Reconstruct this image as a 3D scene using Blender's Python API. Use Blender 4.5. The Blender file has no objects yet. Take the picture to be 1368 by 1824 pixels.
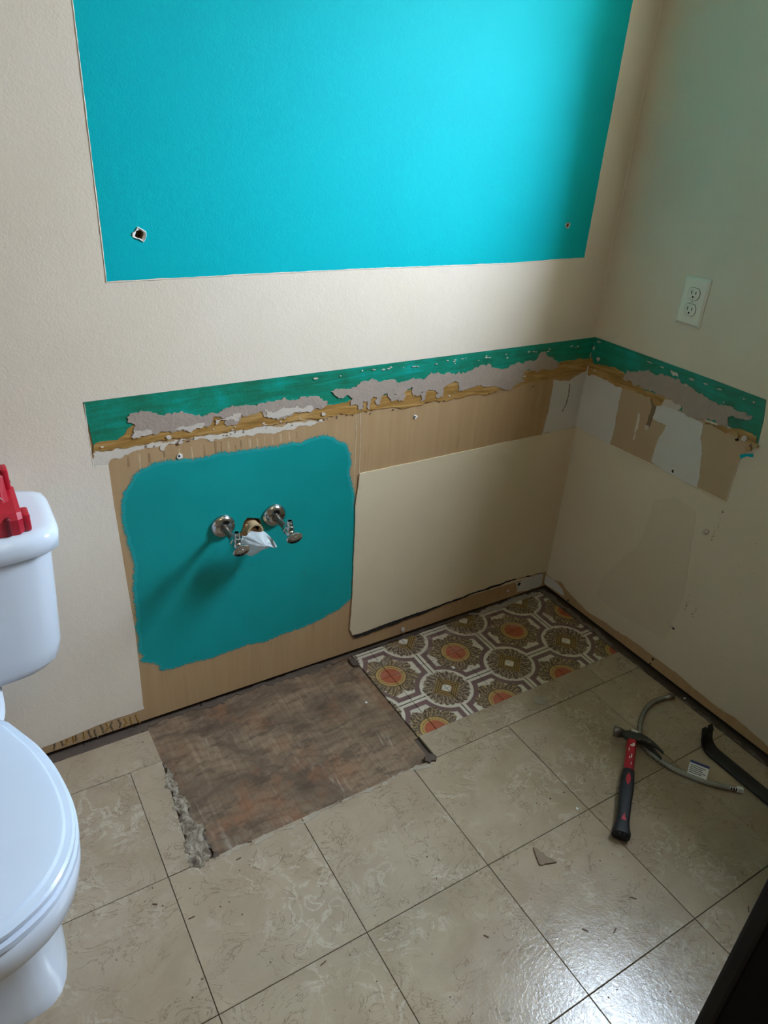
import bpy, bmesh, math, random
from mathutils import Vector, Matrix, noise
from mathutils.geometry import tessellate_polygon
random.seed(7)
S = bpy.context.scene
COL = S.collection
PI = math.pi

# ------------------------------------------------------------------ camera
CAM = Vector((-1.6305, -1.4580, 1.4256))
YAW, PITCH, ROLL, FPX = -0.575744, 1.064699, 0.069457, 1293.78
ROT = Matrix.Rotation(YAW, 3, 'Z') @ Matrix.Rotation(PITCH, 3, 'X') @ Matrix.Rotation(ROLL, 3, 'Z')
cd = bpy.data.cameras.new('camera'); cam = bpy.data.objects.new('camera', cd); COL.objects.link(cam)
cam.matrix_world = Matrix.Translation(CAM) @ ROT.to_4x4()
cd.sensor_fit = 'VERTICAL'; cd.sensor_height = 24; cd.lens = FPX / 1824 * 24; cd.clip_start = 0.02
S.camera = cam

# ------------------------------------------------------------------ world, daylight, exposure
W = bpy.data.worlds.new('sky'); S.world = W; W.use_nodes = True
SKY = W.node_tree.nodes['Background']
SKY.inputs[1].default_value = 112.0
_t = W.node_tree                      # overcast sky: three times brighter overhead than at the horizon
_tc = _t.nodes.new('ShaderNodeTexCoord'); _sx = _t.nodes.new('ShaderNodeSeparateXYZ'); _t.links.new(_tc.outputs['Generated'], _sx.inputs[0])
_mr = _t.nodes.new('ShaderNodeMapRange'); _t.links.new(_sx.outputs['Z'], _mr.inputs[0]); _mr.inputs[3].default_value = 1/3; _mr.inputs[4].default_value = 1
_vm = _t.nodes.new('ShaderNodeVectorMath'); _vm.operation = 'SCALE'; _vm.inputs[0].default_value = (0.70, 0.80, 1.0)
_t.links.new(_mr.outputs[0], _vm.inputs['Scale']); _t.links.new(_vm.outputs[0], SKY.inputs[0])
S.view_settings.view_transform = 'Standard'; S.view_settings.look = 'None'
S.view_settings.gamma = 1; S.view_settings.use_curve_mapping = False
S.view_settings.exposure = 0.62
S.cycles.use_denoising = True
S.cycles.max_bounces = 10; S.cycles.diffuse_bounces = 6
WIN = (-1.00, -0.50, 1.38, 2.08)          # window opening in the right wall: y0, y1, z0, z1
pl = bpy.data.lights.new('window_portal', 'AREA'); pl.shape = 'RECTANGLE'
pl.size = WIN[3]-WIN[2]; pl.size_y = WIN[1]-WIN[0]; pl.cycles.is_portal = True
po = bpy.data.objects.new('window_portal', pl); COL.objects.link(po)
po.location = (0.155, (WIN[0]+WIN[1])/2, (WIN[2]+WIN[3])/2); po.rotation_euler = (0, PI/2, 0)

# ------------------------------------------------------------------ helpers
def ray(px, py): return ROT @ Vector(((px-684)/FPX, -(py-912)/FPX, -1))
def bw(px, py, Y=0.0):   # a photo point on the back wall -> (x, z)
    d = ray(px, py); P = CAM + d*((Y-CAM.y)/d.y); return (P.x, P.z)
def rw(px, py, X=0.0):   # on the right wall -> (y, z)
    d = ray(px, py); P = CAM + d*((X-CAM.x)/d.x); return (P.y, P.z)
def fl(px, py, Z=0.0):   # on the floor -> (x, y)
    d = ray(px, py); P = CAM + d*((Z-CAM.z)/d.z); return (P.x, P.y)
def crop(f, ox, oy, s, pts): return [f(ox+x/s, oy+y/s) for x, y in pts]

def srgb(r, g, b):
    return tuple((c/255/12.92 if c/255 <= .04045 else ((c/255+.055)/1.055)**2.4) for c in (r, g, b)) + (1,)

class N:
    """small node-tree builder"""
    def __init__(s, name, rough=.6, metal=0.0, spec=.5):
        s.m = bpy.data.materials.new(name); s.m.use_nodes = True
        s.t = s.m.node_tree; s.b = s.t.nodes['Principled BSDF']
        s.b.inputs['Roughness'].default_value = rough; s.b.inputs['Metallic'].default_value = metal
        s.b.inputs['Specular IOR Level'].default_value = spec
    def n(s, typ, **kw):
        x = s.t.nodes.new(typ)
        for k, v in kw.items(): setattr(x, k, v)
        return x
    def put(s, sock, v):
        if hasattr(v, 'is_linked') or isinstance(v, bpy.types.NodeSocket): s.t.links.new(v, sock)
        elif v is not None: sock.default_value = v
    def pos(s, scale=(1, 1, 1), obj=False, rand=False):
        v = s.n('ShaderNodeTexCoord').outputs['Object'] if obj else s.n('ShaderNodeNewGeometry').outputs['Position']
        if rand:
            oi = s.n('ShaderNodeObjectInfo'); a = s.n('ShaderNodeVectorMath', operation='ADD')
            m = s.n('ShaderNodeVectorMath', operation='SCALE'); m.inputs[0].default_value = (37, 91, 53)
            s.put(m.inputs['Scale'], oi.outputs['Random']); s.put(a.inputs[0], v); s.put(a.inputs[1], m.outputs[0]); v = a.outputs[0]
        q = s.n('ShaderNodeVectorMath', operation='MULTIPLY'); s.put(q.inputs[0], v); q.inputs[1].default_value = scale
        return q.outputs[0]
    def noise(s, vec, scale=5, detail=4, rough=.55, dist=0):
        x = s.n('ShaderNodeTexNoise'); s.put(x.inputs['Vector'], vec)
        x.inputs['Scale'].default_value = scale; x.inputs['Detail'].default_value = detail
        x.inputs['Roughness'].default_value = rough; x.inputs['Distortion'].default_value = dist
        return x.outputs['Fac']
    def ramp(s, fac, stops, interp='LINEAR'):
        x = s.n('ShaderNodeValToRGB'); s.put(x.inputs[0], fac); e = x.color_ramp.elements; x.color_ramp.interpolation = interp
        while len(e) < len(stops): e.new(.5)
        for el, (p, c) in zip(e, stops): el.position = p; el.color = c if len(c) == 4 else (*c, 1)
        return x.outputs[0]
    def step(s, v, lo, hi, a=0., b=1.):
        x = s.n('ShaderNodeMapRange'); s.put(x.inputs[0], v)
        for i, q in enumerate((lo, hi, a, b)): x.inputs[i+1].default_value = q
        return x.outputs[0]
    def math(s, op, a, b=None):
        x = s.n('ShaderNodeMath', operation=op); s.put(x.inputs[0], a)
        if b is not None: s.put(x.inputs[1], b)
        return x.outputs[0]
    def mix(s, fac, a, b):
        x = s.n('ShaderNodeMix', data_type='RGBA'); s.put(x.inputs['Factor'], fac)
        s.put(x.inputs['A'], a); s.put(x.inputs['B'], b); return x.outputs['Result']
    def col(s, v): s.put(s.b.inputs['Base Color'], v); return s
    def rough(s, v): s.put(s.b.inputs['Roughness'], v); return s
    def bump(s, h, strength=.2, dist=.002):
        x = s.n('ShaderNodeBump'); s.put(x.inputs['Height'], h)
        x.inputs['Strength'].default_value = strength; x.inputs['Distance'].default_value = dist
        s.put(s.b.inputs['Normal'], x.outputs[0]); return s

def plain(name, c, rough=.5, metal=0., spec=.5, var=.08, vs=30, bump=0., bs=200):
    n = N(name, rough, metal, spec)
    if var:
        f = n.noise(n.pos(), vs, 4); d = tuple(x*(1-var) for x in c[:3]) + (1,); e = tuple(min(1, x*(1+var)) for x in c[:3]) + (1,)
        n.col(n.mix(f, d, e))
    else: n.col(c)
    if bump: n.bump(n.noise(n.pos(), bs, 3), bump)
    return n.m

def link(o, parent=None):
    COL.objects.link(o)
    if parent is not None: o.parent = parent
    return o
def obj(name, bm, mat, parent=None, smooth=False):
    me = bpy.data.meshes.new(name)
    bmesh.ops.recalc_face_normals(bm, faces=bm.faces)
    bm.to_mesh(me); bm.free()
    if smooth:
        for p in me.polygons: p.use_smooth = True
    if mat: me.materials.append(mat)
    return link(bpy.data.objects.new(name, me), parent)
def tag(o, label, cat, group=None, kind=None):
    o['label'] = label; o['category'] = cat
    if group: o['group'] = group
    if kind: o['kind'] = kind
    return o
def empty(name, loc, label, cat, group=None, rz=0):
    o = link(bpy.data.objects.new(name, None)); o.location = loc; o.rotation_euler[2] = rz; o.empty_display_size = .02
    return tag(o, label, cat, group)
def autosmooth(o, ang=35):
    me = o.data
    for p in me.polygons: p.use_smooth = True
    b = bmesh.new(); b.from_mesh(me); lim = math.radians(ang)
    for e in b.edges:
        if len(e.link_faces) == 2 and e.calc_face_angle(0) > lim: e.smooth = False
    b.to_mesh(me); b.free(); return o

def box(bm, x0, x1, y0, y1, z0, z1, bevel=0, seg=2, M=None):
    r = bmesh.ops.create_cube(bm, size=1)['verts']
    for v in r: v.co = Vector((x0+(v.co.x+.5)*(x1-x0), y0+(v.co.y+.5)*(y1-y0), z0+(v.co.z+.5)*(z1-z0)))
    if bevel:
        es = list({e for v in r for e in v.link_edges})
        q = bmesh.ops.bevel(bm, geom=es, offset=bevel, segments=seg, affect='EDGES', profile=.5)
        r = list({v for f in q['faces'] for v in f.verts} | {v for v in r if v.is_valid})
    if M is not None: bmesh.ops.transform(bm, matrix=M, verts=r)
    return r
def loft(bm, rings, cap0=True, cap1=True):
    vs = [[bm.verts.new(p) for p in r] for r in rings]
    n = len(rings[0])
    for a, b in zip(vs, vs[1:]):
        for i in range(n): bm.faces.new((a[i], a[(i+1) % n], b[(i+1) % n], b[i]))
    if cap0: bm.faces.new(vs[0][::-1])
    if cap1: bm.faces.new(vs[-1])
    return [v for r in vs for v in r]
def lathe(bm, prof, n=32, M=None, sx=1, sy=1):   # prof: (radius, height) along +z
    vs = loft(bm, [[Vector((max(r, 1e-5)*sx*math.cos(2*PI*i/n), max(r, 1e-5)*sy*math.sin(2*PI*i/n), h)) for i in range(n)] for r, h in prof])
    if M is not None: bmesh.ops.transform(bm, matrix=M, verts=vs)
    return vs
def tube(bm, pts, rad, n=12, flat=1.0):
    pts = [Vector(p) for p in pts]; rings = []
    for i, p in enumerate(pts):
        t = (pts[min(i+1, len(pts)-1)] - pts[max(i-1, 0)]).normalized()
        s = t.cross(Vector((0, 0, 1))); s = s.normalized() if s.length > 1e-4 else Vector((1, 0, 0)); u = s.cross(t)
        r = rad(i/(len(pts)-1)) if callable(rad) else rad
        rings.append([p + s*(r*math.cos(2*PI*k/n)) + u*(r*flat*math.sin(2*PI*k/n)) for k in range(n)])
    return loft(bm, rings)
def smoothpath(pts, k=8):
    out = []; P = [Vector(p) for p in pts]; P = [2*P[0]-P[1]] + P + [2*P[-1]-P[-2]]
    for i in range(1, len(P)-2):
        for j in range(k):
            t = j/k; a, b, c, d = P[i-1:i+3]
            out.append(.5*((2*b)+(c-a)*t+(2*a-5*b+4*c-d)*t*t+(3*b-a-3*c+d)*t**3))
    return out + [P[-2]]

def jag(pts, step=.006, amp=.25, rng=None):
    """break a closed outline into short ragged steps by midpoint displacement"""
    rng = rng or random
    def sub(a, b):
        dx, dy = b[0]-a[0], b[1]-a[1]; L = math.hypot(dx, dy)
        if L < step: return [a]
        k = amp*min(L, .03)*rng.uniform(-.5, .5); m = ((a[0]+b[0])/2 - dy/L*k, (a[1]+b[1])/2 + dx/L*k)
        return sub(a, m) + sub(m, b)
    out = []
    for i in range(len(pts)): out += sub(pts[i], pts[(i+1) % len(pts)])
    return out
def jag_open(pts, step=.006, amp=.25):
    out = []
    for a, b in zip(pts, pts[1:]): out += jag([a, b], step, amp)[:max(1, len(jag([a, b], step, 0))//2)]
    return out + [pts[-1]]
MAP = {'back': lambda a, b, o: (a, -o, b), 'right': lambda a, b, o: (-o, a, b), 'floor': lambda a, b, o: (a, b, o)}
def layer(name, plane, pts, o0, o1, mat, parent, step=0, amp=.25):
    """a thin slab with a traced outline, lying on a wall or floor between offsets o0 and o1"""
    if step: pts = jag(pts, step, amp)
    f = MAP[plane]; bm = bmesh.new(); n = len(pts)
    top = [bm.verts.new(f(a, b, o1)) for a, b in pts]; bot = [bm.verts.new(f(a, b, o0)) for a, b in pts]
    for tri in tessellate_polygon([[Vector((a, b, 0)) for a, b in pts]]):
        try:
            bm.faces.new([top[i] for i in tri]); bm.faces.new([bot[i] for i in tri][::-1])
        except ValueError: pass
    for i in range(n): bm.faces.new((top[i], top[(i+1) % n], bot[(i+1) % n], bot[i]))
    return obj(name, bm, mat, parent)
def cut(o, cutter):
    m = o.modifiers.new('cut', 'BOOLEAN'); m.object = cutter; m.operation = 'DIFFERENCE'; m.solver = 'EXACT'
    bpy.context.view_layer.update(); dg = bpy.context.evaluated_depsgraph_get()
    me = bpy.data.meshes.new_from_object(o.evaluated_get(dg)); o.modifiers.clear(); o.data = me
def fleck(bm, plane, c, w, h, o0, o1, k=6):
    f = MAP[plane]; a0 = random.uniform(0, 6.3); pts = []
    for i in range(k):
        r = random.uniform(.55, 1.25); t = a0+2*PI*i/k; pts.append((c[0]+w*r*math.cos(t), c[1]+h*r*math.sin(t)))
    loft(bm, [[f(a, b, o0) for a, b in pts], [f(a, b, o1) for a, b in pts]])
def blob(name, plane, c, r, h, mat, parent, o=0., n=9):
    pts = [(c[0]+r*random.uniform(.6, 1.2)*math.cos(2*PI*i/n), c[1]+r*random.uniform(.6, 1.2)*math.sin(2*PI*i/n)) for i in range(n)]
    return layer(name, plane, pts, o, o+h, mat, parent)

# ------------------------------------------------------------------ materials
def wall_paint(name, c, tint, bs=260, st=.19):
    n = N(name, .55, spec=.35); v = n.pos()
    n.col(n.mix(n.step(n.noise(v, 2.5, 5), .35, .7), c, tint))
    h = n.math('ADD', n.noise(v, bs, 2), n.math('MULTIPLY', n.noise(v, 45, 3), 1.5))
    return n.bump(h, st, .0015).m
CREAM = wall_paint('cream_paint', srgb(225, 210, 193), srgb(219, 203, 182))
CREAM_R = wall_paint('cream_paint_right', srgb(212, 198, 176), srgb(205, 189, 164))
CREAM_OLD = wall_paint('old_cream_paint', srgb(213, 196, 166), srgb(206, 187, 155), 300, .15)
CREAM_STAIN = wall_paint('stained_cream_paint', srgb(206, 191, 168), srgb(199, 183, 158), 300, .15)
TEAL = wall_paint('teal_wall_paint', srgb(0, 178, 186), srgb(0, 172, 180), 300, .15)
TEAL.node_tree.nodes['Principled BSDF'].inputs['Roughness'].default_value = .6; TEAL.node_tree.nodes['Principled BSDF'].inputs['Specular IOR Level'].default_value = .12
CEIL = plain('ceiling_white', srgb(228, 226, 220), .8)

def m_paper():
    n = N('brown_drywall_paper', .75, spec=.2); v = n.pos()
    streak = n.noise(n.pos((60, 60, 3)), 1, 4, .6, .4)
    base = n.mix(n.step(streak, .35, .7), srgb(170, 137, 98), srgb(177, 145, 106))
    drip = n.math('MULTIPLY', n.step(n.noise(n.pos((95, 95, 4)), 1, 3, .5, .6), .62, .70), n.step(n.noise(v, 6, 2), .45, .6))
    return n.col(n.mix(n.math('MULTIPLY', drip, .35), base, srgb(140, 100, 60))).bump(n.noise(v, 350, 2), .12, .001).m
PAPER = m_paper()
PAPER_R = plain('pale_brown_drywall_paper', srgb(176, 150, 116), .75, var=.06, vs=12)
def m_patch():      # brushed teal on paper
    n = N('teal_brushed_paint', .5, spec=.35); v = n.pos()
    c = n.mix(n.step(n.noise(v, 4, 4), .4, .65), srgb(0, 148, 144), srgb(0, 140, 135))
    return n.col(n.mix(n.step(n.noise(v, 40, 5, .7), .70, .76), c, srgb(0, 105, 100))).bump(n.noise(v, 220, 2), .15, .001).m
PATCH = m_patch()
def m_feather():
    n = N('teal_dry_brush_edge', .6); n.col(srgb(10, 150, 148))
    a = n.n('ShaderNodeAttribute'); a.attribute_name = 'fade'
    k = n.math('ADD', a.outputs['Fac'], n.math('MULTIPLY', n.math('SUBTRACT', n.noise(n.pos((1, 1, 1)), 260, 4, .6), .5), 1.6))
    n.put(n.b.inputs['Alpha'], n.step(k, .45, .62)); return n.m
FEATHER = m_feather()
def m_green():
    n = N('green_glue_paint', .45); a = n.noise(n.pos((5, 5, 60)), 1.2, 5, .65, .8); b = n.noise(n.pos(), 9, 5, .6, .5)
    c = n.ramp(n.math('ADD', n.math('MULTIPLY', a, .5), n.math('MULTIPLY', b, .5)),
               [(.36, srgb(22, 98, 70)), (.47, srgb(10, 120, 92)), (.57, srgb(0, 140, 118)), (.68, srgb(0, 158, 160))])
    return n.col(c).bump(n.math('ADD', a, n.noise(n.pos(), 150, 3)), .35, .0015).m
GREEN = m_green()
def m_mustard():
    n = N('mustard_adhesive', .5); a = n.noise(n.pos((10, 10, 90)), 1, 5, .65, .6)
    return n.col(n.ramp(a, [(.3, srgb(120, 84, 34)), (.5, srgb(160, 118, 58)), (.68, srgb(186, 148, 90))])).bump(a, .4, .0015).m
MUSTARD = m_mustard()
TORN = plain('torn_grey_paper', srgb(160, 142, 128), .85, var=.12, vs=60, bump=.6, bs=160)
TORN_LIGHT = plain('torn_pale_paper', srgb(194, 180, 166), .85, var=.08, vs=60, bump=.4)
WHITE = plain('white_joint_compound', srgb(202, 196, 188), .8, var=.06, vs=18, bump=.25, bs=120)
SMEAR = plain('thin_plaster_smear', srgb(205, 192, 176), .8, var=.1, vs=25, bump=.3, bs=120)
DARK = plain('dark_cavity', srgb(30, 24, 20), .9, var=.3, vs=60)
GRIME = plain('dark_grime', srgb(84, 70, 58), .85, var=.35, vs=40, bump=.5)
GYPSUM = plain('broken_gypsum', srgb(225, 220, 214), .9, var=.15, vs=200)
DRIP_L = plain('pale_drip', srgb(186, 156, 118), .7, var=.05)
DRIP_D = plain('brown_drip', srgb(150, 117, 80), .7, var=.05)
SMUDGE = plain('dark_scuff', srgb(120, 100, 74), .8, var=.2, vs=90)

def m_vinyl():
    n = N('beige_marbled_vinyl', .34, spec=.4); v = n.pos(obj=True, rand=True)
    c = n.mix(n.step(n.noise(v, 9, 5, .6, .6), .35, .68), srgb(150, 131, 108), srgb(165, 147, 124))
    oi = n.n('ShaderNodeObjectInfo'); c = n.mix(n.math('MULTIPLY', oi.outputs['Random'], .35), c, srgb(168, 146, 124))
    lv = n.math('ABSOLUTE', n.math('SUBTRACT', n.noise(v, 16, 6, .62, 1.1), .52)); 
    c = n.mix(n.math('MULTIPLY', n.step(lv, .0, .035, 1, 0), n.step(n.noise(v, 7, 2), .48, .62, 0, .55)), c, srgb(194, 181, 162))
    dv = n.math('ABSOLUTE', n.math('SUBTRACT', n.noise(n.pos((1, 1.3, 1), obj=True, rand=True), 13, 6, .6, 1.6), .48))
    c = n.mix(n.math('MULTIPLY', n.step(dv, .0, .016, 1, 0), n.step(n.noise(v, 11, 2), .40, .55, 0, .75)), c, srgb(112, 92, 70))
    dirt = n.step(n.noise(n.pos(), 4.5, 6, .7), .56, .74, 0, .4)
    n.col(n.mix(dirt, c, srgb(150, 128, 100)))
    n.rough(n.step(n.noise(v, 60, 3), .3, .7, .15, .25))
    return n.bump(n.math('ADD', n.noise(v, 150, 4, .6, .4), n.math('MULTIPLY', n.noise(v, 40, 3), .8)), .22, .0016).m
VINYL = m_vinyl()
def m_ply():
    n = N('stained_plywood', .7, spec=.25); g = n.noise(n.pos((70, 3, 1)), 1, 6, .7, 1.2); b = n.noise(n.pos((1, 1.4, 1)), 4.5, 6, .65, .8)
    c = n.ramp(g, [(.25, srgb(114, 92, 70)), (.5, srgb(132, 109, 86)), (.75, srgb(154, 130, 105))])
    c = n.mix(n.step(b, .36, .60), srgb(94, 77, 61), c)
    red = n.step(n.noise(n.pos((1, 1, 1)), 3.1, 5, .7), .52, .62, 0, .6); c = n.mix(red, c, srgb(138, 92, 62))
    rings = n.n('ShaderNodeTexWave', wave_type='RINGS'); n.put(rings.inputs['Vector'], n.pos((1, .45, 1))); rings.inputs['Scale'].default_value = 26
    rings.inputs['Distortion'].default_value = 7; rings.inputs['Detail'].default_value = 3
    c = n.mix(n.math('MULTIPLY', n.step(rings.outputs['Fac'], .55, .95), .22), c, srgb(92, 58, 36))
    w = n.math('MULTIPLY', n.step(n.noise(n.pos((26, 6, 1)), 1, 5, .75, 1.2), .55, .70), n.step(n.noise(n.pos(), 7, 4), .52, .64, 0, .7))
    c = n.mix(w, c, srgb(186, 176, 162))
    # scattered noise blotches that darken the wood
    d = n.step(n.noise(n.pos((1, 2, 1)), 14, 5, .7), .52, .62, 0, .55)
    return n.col(n.mix(d, c, srgb(70, 56, 44))).bump(n.math('ADD', g, b), .3, .0015).m
PLY = m_ply()

def m_pattern():
    P, FX, FY = .231, -.4805, -.139
    n = N('ornate_printed_tile', .45, spec=.4)
    sp = n.n('ShaderNodeSeparateXYZ'); n.put(sp.inputs[0], n.n('ShaderNodeNewGeometry').outputs['Position'])
    def cell(s, off):
        x = n.math('DIVIDE', n.math('SUBTRACT', s, off), P); return n.math('SUBTRACT', x, n.math('ROUND', x))
    u, v = cell(sp.outputs[0], FX), cell(sp.outputs[1], FY)           # flower centred
    a, b = cell(sp.outputs[0], FX+P/2), cell(sp.outputs[1], FY+P/2)   # diamond centred
    hyp = lambda x, y: n.math('SQRT', n.math('ADD', n.math('MULTIPLY', x, x), n.math('MULTIPLY', y, y)))
    r, q = hyp(u, v), hyp(a, b); th, ph = n.math('ARCTAN2', v, u), n.math('ARCTAN2', b, a)
    au, av, aa, ab = (n.math('ABSOLUTE', k) for k in (u, v, a, b))
    nz = n.noise(n.pos(), 90, 5, .65); nzs = n.math('SUBTRACT', nz, .5)
    below = lambda x, lim, w=.006: n.step(x, lim-w, lim+w, 1, 0)
    cream = n.mix(n.noise(n.pos(), 60, 4), srgb(184, 172, 152), srgb(206, 196, 178))
    purple = n.mix(nz, srgb(98, 72, 68), srgb(120, 92, 86))
    # strap lines and the plum band around each flower
    d = n.math('MINIMUM', n.math('MINIMUM', n.math('SUBTRACT', aa, .048), n.math('SUBTRACT', ab, .048)), n.math('SUBTRACT', q, .335))
    band = n.math('MULTIPLY', n.step(d, -.004, .004), below(d, .068))
    c = n.mix(band, cream, purple)
    strap = n.math('MULTIPLY', below(n.math('MINIMUM', aa, ab), .007, .003), n.step(q, .30, .31))
    c = n.mix(strap, c, srgb(96, 84, 66))
    # flower: two rings of leaves, gold ring, orange disc
    leaf = n.math('ADD', n.math('ADD', .285, n.math('MULTIPLY', n.math('ABSOLUTE', n.math('SINE', n.math('MULTIPLY', th, 4))), .07)), n.math('MULTIPLY', nzs, .12))
    vein = n.math('SINE', n.math('ADD', n.math('MULTIPLY', th, 34), n.math('ADD', n.math('MULTIPLY', nzs, 22), n.math('MULTIPLY', r, 40))))
    lc = n.mix(n.step(vein, -.5, .6), srgb(74, 60, 44), n.mix(n.step(n.noise(n.pos(), 45, 3), .4, .6), srgb(162, 134, 94), srgb(136, 116, 90)))
    c = n.mix(n.math('LESS_THAN', r, leaf), c, lc)
    c = n.mix(below(r, .20), c, srgb(70, 54, 32)); c = n.mix(below(r, .188), c, srgb(176, 142, 82))
    c = n.mix(n.math('MULTIPLY', n.math('LESS_THAN', n.math('ABSOLUTE', n.math('SUBTRACT', r, .157)), .008), n.step(n.math('SINE', n.math('MULTIPLY', th, 46)), -.2, .2)), c, srgb(96, 72, 40))
    c = n.mix(below(r, .135), c, n.mix(nz, srgb(146, 72, 46), srgb(170, 88, 58)))
    # wreath: brown flame leaves, square gold frame, pale lozenge
    wl = n.math('ADD', .292, n.math('MULTIPLY', nzs, .14))
    wv = n.math('SINE', n.math('ADD', n.math('MULTIPLY', ph, 26), n.math('ADD', n.math('MULTIPLY', nzs, 20), n.math('MULTIPLY', q, -30))))
    c = n.mix(n.math('LESS_THAN', q, wl), c, n.mix(n.step(wv, -.2, .9), srgb(82, 64, 48), n.mix(nz, srgb(128, 104, 78), srgb(184, 166, 138))))
    l1 = n.math('ADD', aa, ab)
    fr = n.math('SINE', n.math('MULTIPLY', l1, 170))
    c = n.mix(below(l1, .20), c, n.mix(n.step(fr, -.2, .4), srgb(88, 66, 36), srgb(150, 120, 66)))
    c = n.mix(below(l1, .075), c, srgb(206, 198, 184))
    # worn plaster dust and scuffs
    dust = n.math('MULTIPLY', n.step(n.noise(n.pos((1, 2.4, 1)), 11, 6, .7), .52, .68, 0, .8), n.step(sp.outputs[1], -.20, -.03))
    c = n.mix(dust, c, srgb(164, 148, 138))
    c = n.mix(n.step(n.noise(n.pos(), 6, 6, .7), .52, .72, 0, .4), c, srgb(122, 104, 90))
    return n.col(c).bump(n.noise(n.pos(), 200, 3), .15, .001).m
PATTERN = m_pattern()

PORC = plain('white_porcelain', srgb(214, 221, 232), .12, spec=.6, var=.01)
SEATM = plain('white_seat_plastic', srgb(206, 217, 234), .22, var=.01)
CHROME = plain('brushed_chrome', srgb(190, 188, 186), .16, 1., var=.06, vs=60)
OLDPIPE = plain('tarnished_pipe', srgb(122, 108, 96), .38, .8, var=.25, vs=120)
STEEL = plain('worn_steel', srgb(128, 126, 122), .36, .9, var=.3, vs=60, bump=.2)
DSTEEL = plain('dark_forged_steel', srgb(66, 64, 60), .5, .5, var=.25, vs=50, bump=.25)
REDP = plain('red_painted_fibreglass', srgb(168, 20, 40), .4, var=.1, vs=60)
REDT = plain('red_tool_plastic', srgb(176, 20, 42), .45, var=.05, bump=.15, bs=600)
BLACKR = plain('black_rubber', srgb(26, 27, 30), .55, var=.2, vs=90, bump=.3, bs=500)
BLACKS = plain('black_enamel_steel', srgb(20, 20, 22), .38, var=.4, vs=70, bump=.2)
BLACKW = plain('black_cabinet_finish', srgb(8, 7, 7), .8, spec=.15, var=.2, vs=20)
BROWNTRIM = plain('dark_brown_edge', srgb(24, 20, 18), .7, spec=.3, var=.15, vs=40)
IVORY = plain('ivory_plastic', srgb(216, 212, 194), .3, var=.02)
SLOT = plain('black_slot', srgb(10, 10, 10), .8, var=0)
TISSUE = plain('white_tissue', srgb(232, 234, 236), .85, var=.03, bump=.3, bs=220)
LABELW = plain('white_label', srgb(222, 222, 218), .5, var=.03)
LABELB = plain('blue_print', srgb(30, 48, 110), .5, var=0)
INK = plain('dark_print', srgb(70, 70, 72), .6, var=0)
SHARD = plain('broken_tile_shard', srgb(126, 104, 80), .7, var=.12, vs=80)
SPLINT = plain('brown_splinter', srgb(92, 66, 42), .7, var=.1)
TAN = plain('tan_torn_board', srgb(176, 142, 100), .85, var=.2, vs=120, bump=.5)
GLASSM = N('window_glass', .05)
_tr = GLASSM.n('ShaderNodeBsdfTransparent'); _tr.inputs[0].default_value = (.93, .96, .95, 1)
_gl = GLASSM.n('ShaderNodeBsdfGlossy'); _gl.inputs['Roughness'].default_value = .02
_mx = GLASSM.n('ShaderNodeMixShader'); _mx.inputs[0].default_value = .06
GLASSM.put(_mx.inputs[1], _tr.outputs[0]); GLASSM.put(_mx.inputs[2], _gl.outputs[0])
GLASSM.put(GLASSM.t.nodes['Material Output'].inputs['Surface'], _mx.outputs[0]); GLASSM = GLASSM.m
CLEAR = N('clear_film', .2); CLEAR.col(srgb(200, 196, 186)); CLEAR.b.inputs['Alpha'].default_value = .5; CLEAR = CLEAR.m
def m_braid():
    n = N('braided_steel', .3, .85); w = n.n('ShaderNodeTexWave'); n.put(w.inputs['Vector'], n.pos((1, 1, 1))); w.inputs['Scale'].default_value = 190
    w2 = n.n('ShaderNodeTexWave', bands_direction='DIAGONAL'); n.put(w2.inputs['Vector'], n.pos((-1, 1, 1))); w2.inputs['Scale'].default_value = 170
    f = n.math('MULTIPLY', w.outputs['Fac'], w2.outputs['Fac'])
    return n.col(n.mix(f, srgb(120, 116, 108), srgb(214, 210, 202))).bump(f, .5, .001).m
BRAID = m_braid()

# ------------------------------------------------------------------ the setting
XL, YF, ZC, TH = -3.3, -3.9, 2.5, .16
def structure(name, bm, mat, label, cat): return tag(obj(name, bm, mat), label, cat, kind='structure')

# -- back wall: brown board, with painted layers lying on it
bm = bmesh.new(); box(bm, XL-TH, TH, 0, .12, .007, ZC); wall_back = structure('wall_back', bm, PAPER, 'back wall with teal paint field, torn band and brown board', 'wall')
bm = bmesh.new(); box(bm, XL-TH, TH, .022, .118, -.03, .014); obj('sole_plate', bm, DARK, wall_back)
O1 = .0014
cream_edge = [(193, 829), (203, 900), (217, 983), (228, 1050), (240, 1120), (249, 1200), (255, 1257), (257, 1262), (230, 1272), (207, 1279), (170, 1293), (140, 1306), (111, 1318), (74, 1332)]
cpts = [bw(*p) for p in cream_edge]
cream_out = [(XL, .055), (XL, ZC), (0, ZC), (0, .8835), (-1.412, .8825)]
cream_out += [bw(*p) for p in [(155, 760), (160, 800), (165, 832), (176, 830)]]
cream_field = layer('painted_drywall', 'back', cream_out + cpts, 0, O1, CREAM, wall_back)
tq = [(-1.338, 2.0), (-.098, 2.0), (-.102, 1.109), bw(1030, 459), bw(905, 468), bw(640, 478), bw(400, 490), (-1.338, 1.111)]
teal_field = layer('teal_paint_field', 'back', jag(tq, .012, .05), O1-.0002, O1+.0004, TEAL, wall_back)
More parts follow.
